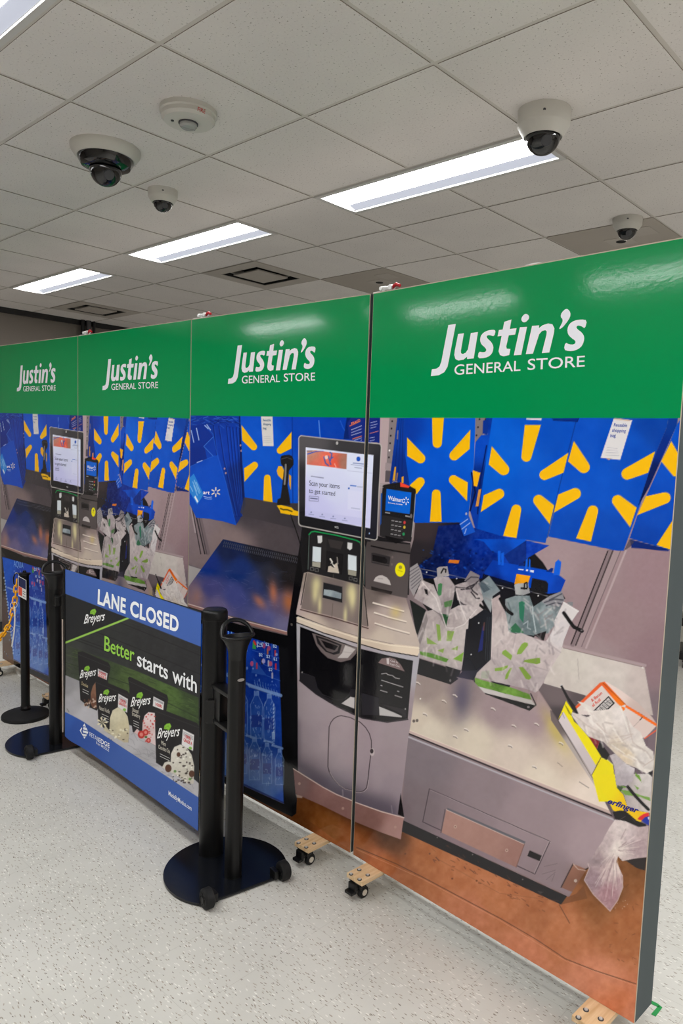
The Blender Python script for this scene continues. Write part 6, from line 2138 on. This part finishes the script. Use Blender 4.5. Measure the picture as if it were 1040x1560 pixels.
LN = Letters()
GRN = (150, 204, 78)
LN.on('headline')
LN.text('LANE', *N2((262, 268), (453, 336)), (0.8, -21.0), (236, 240, 248), 0.034, 0.0, 1.08)
LN.on('headline#2')
LN.text('CLOSED', *N2((484, 347), (820, 466)), (0.8, -21.5), (236, 240, 248), 0.034, 0.0, 1.08)
LN.on('slogan')
LN.text('Better', *N2((306, 590), (512, 672)), (0.7, -21.5), GRN, 0.012)
LN.on('slogan#2')
LN.text('starts', *N3((532, 108), (746, 205)), (0.5, -22.0), (236, 238, 240), 0.014)
LN.on('slogan#3')
LN.text('with', *N3((776, 219), (948, 297)), (0.5, -23.0), (236, 238, 240), 0.014)
CRM = (236, 236, 236)
for f, a_, b_, h_ in ((N2, (168, 408), (308, 384), 13.5), (N3, (140, 196), (248, 176), 12), (N3, (265, 362), (383, 352), 12.5), (N3, (486, 392), (622, 374), 14), (N4, (670, 158), (826, 140), 15)):
    q = f(a_, b_)
    LN.on('brand_name#%s' % h_)
    LN.text('Breyers', q[0], q[1], (h_ * 0.12, -h_), CRM, 0.012, 0.25)
LN.on('flavour_names')
for f, w_, a_, b_, h_ in ((N3, 'Chocolate', (152, 240), (196, 262), 5), (N3, 'Natural Vanilla', (272, 412), (342, 440), 6), (N3, 'Natural', (500, 425), (540, 440), 6), (N3, 'Strawberry', (496, 452), (552, 474), 6),
                         (N4, 'Mint', (700, 200), (732, 214), 6), (N4, 'Chocolate Chip', (680, 228), (760, 262), 6)):
    q = f(a_, b_)
    LN.text(w_, q[0], q[1], (0.2, -h_), (206, 190, 150) if w_ == 'Chocolate' else (220, 214, 200), 0.0)
for f, a_, b_, n_ in ((N3, (160, 268), (200, 288), 2), (N3, (288, 440), (336, 462), 3), (N3, (506, 486), (546, 504), 3), (N4, (690, 262), (758, 294), 2)):
    for k in range(n_):
        q = f((a_[0], a_[1] + k * 17), (b_[0], b_[1] + k * 17))
        d_ = 0.45
        LN.poly([q[0], q[1], (q[1][0], q[1][1] + 2 * d_), (q[0][0], q[0][1] + 2 * d_)], (190, 190, 188))
RED = (206, 60, 64)
for f, w_, a_, b_, h_ in ((N3, '100%', (274, 166), (318, 184), 4.2), (N3, 'GRADE A', (266, 184), (318, 205), 3.6), (N3, '100%', (414, 356), (454, 374), 4.6), (N3, 'GRADE A', (406, 376), (460, 400), 4.6),
                         (N3, '100%', (660, 384), (704, 402), 4.6), (N4, '100%', (866, 152), (906, 172), 5), (N4, 'GRADE A', (856, 178), (916, 206), 5)):
    q = f(a_, b_)
    LN.on('seal_text#%d_%d' % (round(q[0][0] / 18), round(q[0][1] / 30)))
    LN.text(w_, q[0], q[1], (0, -h_), RED, 0.016)
LN.on('retailer_name')
LN.text('RETAIL', *N4((206, 142), (268, 182)), (0.1, -6.4), (226, 232, 242), 0.0)
LN.text('EDGE', *N4((266, 182), (342, 226)), (0.1, -6.6), (236, 240, 246), 0.02)
LN.text('from MODUS', *N4((250, 196), (338, 252)), (0.1, -4.2), (226, 232, 242), 0.006)
LN.on('web_address')
LN.text('MadeByModus.com', *N4((750, 548), (912, 656)), (0.2, -6.4), (232, 236, 246), 0.014)
c0 = N4((172, 108))[0]
LN.on('retailer_logo')
for (y0, y1) in ((-11.6, -7.4), (-6.0, -2.2), (-0.8, 2.6), (4.0, 7.4), (8.4, 11.6)):
    def hw(y):
        return max(0.0, 6.2 * (1 - abs(y) / 11.8))
    a_, b_ = hw(y0), hw(y1)
    sk = 0.32
    ins = 3.2 if -7 < y0 < 3 else 0
    LN.poly([(c0[0] - a_ * (0.4 if ins else 1), c0[1] + y0 - a_ * sk * .3), (c0[0] + a_, c0[1] + y0 + a_ * sk), (c0[0] + b_, c0[1] + y1 + b_ * sk), (c0[0] - b_ * (0.4 if ins else 1), c0[1] + y1 - b_ * sk * .3)], (232, 236, 246))
LN.poly([(c0[0] - 6.4, c0[1] - 1.5), (c0[0] - 3.6, c0[1] - 6), (c0[0] - 3.2, c0[1] - 3.6), (c0[0] - 4.6, c0[1] - 0.5), (c0[0] - 3.4, c0[1] + 3.6), (c0[0] - 4.2, c0[1] + 4)], (232, 236, 246))

t = thing('banner', 'blue and black LANE CLOSED fabric banner stretched between the two stanchions', 'banner', (BAN.A[0], BAN.A[1], BAN.z[0]), BAN.ang)


def sway(u, v):
    return 0.006 * np.sin(np.asarray(u) * PI * 1.0) * (1 - 0.4 * np.asarray(v)) - 0.010 * np.exp(-((np.asarray(u) - 0.06) / 0.07) ** 2) * np.exp(-(np.asarray(v) / 0.3) ** 2)


me = sheet_mesh('printed_graphic', SBN, ban.c, 0.0, M['cloth'], sway)
link(bpy.data.objects.new('printed_graphic', me), t)
LN.build(BAN, -0.0008, M['cloth'], t, None, sway)
bm = BM()                                       # plain black back of the fabric, 1.2 mm behind the print
nu = 90
front, back = [], []
for a, lst in ((0.0012, front), (0.0026, back)):
    for v in np.linspace(0, 1, 31):
        row = []
        for k in range(nu + 1):
            X, Z = BAN.local(k / nu, v)
            row.append(bm.verts.new((float(X), a + float(sway(k / nu, v)), float(Z))))
        lst.append(row)
for lst in (front, back):
    for r in range(30):
        for k in range(nu):
            bm.faces.new((lst[r][k], lst[r][k + 1], lst[r + 1][k + 1], lst[r + 1][k]))
for r in range(30):
    for k in (0, nu):
        bm.faces.new((front[r][k], front[r + 1][k], back[r + 1][k], back[r][k]))
for r in (0, 30):
    for k in range(nu):
        bm.faces.new((front[r][k], back[r][k], back[r][k + 1], front[r][k + 1]))
obj('backing', bm, M['black'], t)
bm = BM()                                       # end bar that hooks on the far stanchion
H = float(BAN.local(0, 1)[1])
box(bm, -0.020, 0.003, -0.006, 0.012, 0.0, H, 0.002)
eb = obj('end_bar', bm, M['black_plastic'], t)
bm = BM()
lathe(bm, [(0.0055, 0.02), (0.0055, 0.72)], 12, c=(-0.024, -0.006, 0))
obj('rod', bm, M['silver'], eb)
bm = BM()
box(bm, -0.036, -0.006, -0.012, 0.010, 0.722, 0.872, 0.004)
for z in (0.735, 0.858):
    lathe(bm, [(0.006, -0.0145), (0.006, -0.010)], 10, c=(-0.021, 0, z), axis='y')
obj('hook_plate', bm, M['black_plastic'], eb)

# ------------------------------------------------------------------ chain post, chain and tags
pc = on_z(39, 1087, 0.02)
cx, cy = pc[0], pc[1]
rdir = np.array([cx, cy]) / math.hypot(cx, cy)
right = np.array([rdir[1], -rdir[0]])
t = thing('chain_post', 'thin black post on a round rubber base holding the yellow chain', 'stanchion', (cx, cy, 0), math.atan2(right[1], right[0]))
bm = BM()
lathe(bm, [(0.150, 0.0), (0.152, 0.010), (0.148, 0.022), (0.120, 0.034), (0.050, 0.046), (0.034, 0.05), (0, 0.05)], 44)
obj('base', bm, M['rubber'], t, smooth=True)
bm = BM()
lathe(bm, [(0.0285, 0.05), (0.0285, 0.985), (0, 0.985)], 28)
obj('post', bm, M['black'], t, smooth=True)
bm = BM()
lathe(bm, [(0.033, 0.045), (0.034, 0.066), (0.030, 0.078), (0.0285, 0.078)], 24)
obj('collar', bm, M['black_plastic'], t)
bm = BM()
lathe(bm, [(0.0285, 0.983), (0.038, 0.985), (0.038, 0.994), (0.012, 0.999), (0.010, 1.012), (0, 1.012)], 24)
obj('cap', bm, M['black_plastic'], t)
bm = BM()
tube(bm, [(-0.028, 0, 0.988), (-0.040, -0.004, 0.996), (-0.058, -0.006, 0.990), (-0.066, -0.006, 0.965), (-0.064, -0.006, 0.925), (-0.052, -0.006, 0.915), (-0.046, -0.004, 0.93)], 0.0045, 8)
obj('hook', bm, M['black_plastic'], t, smooth=True)

D = math.hypot(cx, cy) - 0.045
way = [(25.5, 884, D), (24.5, 898, D), (23, 912, D), (21, 926, D - .02), (17.5, 940, D - .04), (14.5, 950, D - .06), (8, 962, D - .12), (0, 973, D - .2), (-12, 984, D - .3), (-28, 992, D - .42), (-46, 997, D - .55)]
pts = [Vector(at_dist(*w)) for w in way]
seg = []                                         # resample at the pitch of the links
acc, pitch, last = 0.0, 0.038, pts[0]
path = [pts[0]]
for a, b in zip(pts[:-1], pts[1:]):
    n = 40
    for k in range(1, n + 1):
        q = a.lerp(b, k / n)
        acc += (q - last).length
        last = q
        if acc >= pitch:
            path.append(q.copy())
            acc = 0
t = thing('plastic_chain', 'yellow plastic link chain hanging from the thin black post to the left', 'chain', path[0])
for k in range(len(path) - 1):
    a, b = path[k] - path[0], path[k + 1] - path[0]
    d_ = (b - a).normalized()
    c_ = (a + b) / 2
    side = d_.cross(Vector((0, 0, 1)) if abs(d_.z) < 0.8 else Vector((right[0], right[1], 0))).normalized()
    if k % 2:
        side = (side * 0.45 + d_.cross(side) * 0.9).normalized()
    hl, hw_, r_ = 0.0265, 0.0145, 0.0050
    loop = []
    for q in range(18):
        a_ = 2 * PI * q / 18
        l = (hl - hw_) * (1 if math.cos(a_) > 0 else -1) + hw_ * math.cos(a_)
        loop.append(c_ + d_ * l + side * hw_ * math.sin(a_))
    bm = BM()
    tube(bm, loop, r_, 8, closed=True)
    obj('link', bm, M['yellow'], t, smooth=True)

# printed card on the chain hook
q0 = at_dist(27.5, 877, D - 0.03)
q1 = at_dist(40, 884, D - 0.03)
q3 = at_dist(28, 900, D - 0.03)
ang = math.atan2(q1[1] - q0[1], q1[0] - q0[0])
t = thing('hang_card', 'small navy and red printed card clipped to the top of the chain post', 'tag', (q0[0], q0[1], q0[2]), ang)
w_, h_ = float(np.hypot(*(q1 - q0)[:2])), 0.135
sl = (q1[2] - q0[2]) / w_
bm = BM()


def sheared(bm, x0, x1, z0, z1, y0, y1):
    for v in box(bm, x0, x1, y0, y1, z0, z1):
        v.co.z += v.co.x * sl


sheared(bm, 0, w_, -h_, 0.0, 0, 0.0015)
obj('card', bm, M['card'], t)
bm = BM()
sheared(bm, 0.003, w_ - 0.003, -0.066, -0.004, -0.0006, 0)
obj('navy_band', bm, M['navy'], t)
bm = BM()
sheared(bm, 0.002, w_ * 0.48, -0.125, -0.068, -0.0006, 0)
obj('red_block', bm, M['orange_red'], t)
bm = BM()
for z in (-0.085, -0.100, -0.118):
    sheared(bm, w_ * 0.56, w_ - 0.006, z - 0.004, z, -0.0006, 0)
obj('print_line', bm, M['dark_grey'], t)
bm = BM()
tube(bm, [(0.004, 0.004, -0.002), (0.002, 0.006, 0.012), (-0.010, 0.01, 0.022), (-0.018, 0.012, 0.014)], 0.0022, 6)
obj('clip', bm, M['steel'], t)

# white strap with two key rings on the chain
for (px, py, lab) in ((21, 922, 'upper pale split ring looped through the yellow chain'), (15, 958, 'lower pale split ring looped through the yellow chain')):
    c_ = at_dist(px, py, D - 0.035)
    bm = BM()
    ring = [(0.021 * math.cos(a), -0.004 * math.sin(2 * a), 0.021 * math.sin(a)) for a in np.linspace(0, 2 * PI, 25)[:-1]]
    tube(bm, ring, 0.0018, 6, closed=True)
    o = obj('key_ring', bm, M['card'], None, True)
    o.location = c_
    o.rotation_euler = (0, 0, math.atan2(right[1], right[0]))
    tag(o, lab, 'ring', 'key rings on the chain')
bm = BM()
s0 = [at_dist(x, y, D - 0.045) for x, y in ((22, 924), (22.4, 945), (21.5, 962), (18, 985))]
for a, b in zip(s0[:-1], s0[1:]):
    a, b = Vector(a), Vector(b)
    rr = Vector((right[0], right[1], 0)) * 0.0045
    yy = Vector((rdir[0], rdir[1], 0)) * 0.0012
    v = [bm.verts.new(p_) for p_ in (a - rr - yy, a + rr - yy, b + rr - yy, b - rr - yy, a - rr + yy, a + rr + yy, b + rr + yy, b - rr + yy)]
    for f in ((0, 1, 2, 3), (7, 6, 5, 4), (0, 4, 5, 1), (1, 5, 6, 2), (2, 6, 7, 3), (3, 7, 4, 0)):
        bm.faces.new([v[k] for k in f])
o = obj('strap', bm, M['card'])
tag(o, 'narrow white strap hanging from the upper ring on the yellow chain', 'strap')

# ------------------------------------------------------------------ floor bits
bm = BM()
cab = [(-14, 1013), (0, 1016), (10, 1018.5), (20, 1018), (24, 1017.5), (25.5, 1021), (29, 1027), (33, 1031.5), (40, 1034), (47, 1033.5), (54, 1032), (62, 1029)]
cpts = [Vector(on_z(x, y, 0.011)) for x, y in cab]
smooth = []
for k in range(len(cpts) - 1):
    p0, p1, p2, p3 = cpts[max(k - 1, 0)], cpts[k], cpts[k + 1], cpts[min(k + 2, len(cpts) - 1)]
    for q in range(6):
        s = q / 6
        smooth.append(0.5 * ((2 * p1) + (p2 - p0) * s + (2 * p0 - 5 * p1 + 4 * p2 - p3) * s * s + (3 * p1 - p0 - 3 * p2 + p3) * s ** 3))
smooth.append(cpts[-1])
tube(bm, smooth, 0.011, 8)
o = obj('cable', bm, M['cable'], None, True)
tag(o, 'white cable lying on the floor behind the chain post', 'cable')


def tape(pix, lab):
    bm = BM()
    P3 = [on_z(x, y, 0.0) for x, y in pix]
    prism(bm, [(p_[0], p_[1]) for p_ in P3], 0.0003, 0.0012)
    o = obj('floor_tape', bm, M['green_tape'])
    tag(o, lab, 'tape', 'green floor tape at the panel corner')


tape([(990, 1523.5), (1003, 1530), (1004, 1535.5), (990, 1529)], 'short green tape strip touching the foot of the nearest panel edge')
tape([(1003.8, 1531), (1008.6, 1535), (998.4, 1549), (991.2, 1545.4)], 'wider green tape strip turning the corner away from the panel')

# dark cart behind the right edge of the nearest panel
pq = on_z(1036, 1019, 0.0)
rd = np.array([pq[0], pq[1]]) / math.hypot(pq[0], pq[1])
rt = np.array([rd[1], -rd[0]])
t = thing('cart', 'low black cart on the floor behind the right edge of the nearest panel', 'cart', (pq[0] + rt[0] * 0.24, pq[1] + rt[1] * 0.24, 0), math.atan2(rt[1], rt[0]))
bm = BM()
box(bm, -0.26, 0.26, 0.0, 0.42, 0.085, 0.165, 0.01)
obj('base', bm, M['black_plastic'], t)
bm = BM()
box(bm, -0.235, 0.235, 0.02, 0.40, 0.165, 0.40, 0.006)
obj('body', bm, M['dark_grey'], t)
bm = BM()
box(bm, -0.26, 0.26, 0.0, 0.42, 0.40, 0.48, 0.01)
obj('tray', bm, M['black_plastic'], t)
for sx in (-0.21, 0.21):
    for sy in (0.05, 0.37):
        bm = BM()
        lathe(bm, [(0.012, -0.012), (0.036, -0.013), (0.036, 0.013), (0.012, 0.012)], 24, c=(sx, sy, 0.036), axis='x')
        box(bm, sx - 0.018, sx + 0.018, sy - 0.02, sy + 0.02, 0.06, 0.09)
        obj('castor', bm, M['rubber'], t)

# FIRE on the strobe, read from below
co, fs = text_shape('FIRE', 0.02)
zf = CEIL - 0.0446
q0, q1, qu = on_z(300.2, 168.4, zf), on_z(312.2, 173.0, zf), on_z(301.2, 162.6, zf)
inv = Matrix.Translation(STROBE.location) @ Matrix.Rotation(STROBE.rotation_euler.z, 4, 'Z')
inv.invert()
W_ = co[:, 0].max()
me = bpy.data.meshes.new('fire_text')
me.from_pydata([tuple(inv @ Vector(q0 + (q1 - q0) * (x / W_) + (qu - q0) * (y / CAP))) for x, y in co], [], fs)
me.materials.append(M['fire_red'])
bm = bmesh.new()
bm.from_mesh(me)
for f in bm.faces:
    if f.normal.z > 0:
        f.normal_flip()
bm.to_mesh(me)
bm.free()
link(bpy.data.objects.new('fire_text', me), STROBE)

# a scrap of paper lying on the top edge of the nearest panel
pl = PL[4]
u0, u1 = pl.uv(799, 409)[0], pl.uv(822, 405)[0]
bm = BM()
box(bm, 0, (u1 - u0) * pl.L, 0.004, 0.030, 0, 0.0035)
box(bm, 0.012, (u1 - u0) * pl.L * 0.8, 0.008, 0.026, 0.0035, 0.006)
o = obj('paper_scrap', bm, M['card'])
o.location = (pl.A[0] + pl.t[0] * pl.L * u0, pl.A[1] + pl.t[1] * pl.L * u0, pl.z[2] + 0.0002)
o.rotation_euler = (0, 0, pl.ang)
tag(o, 'small folded white paper scrap on the top edge of the nearest display panel', 'paper')
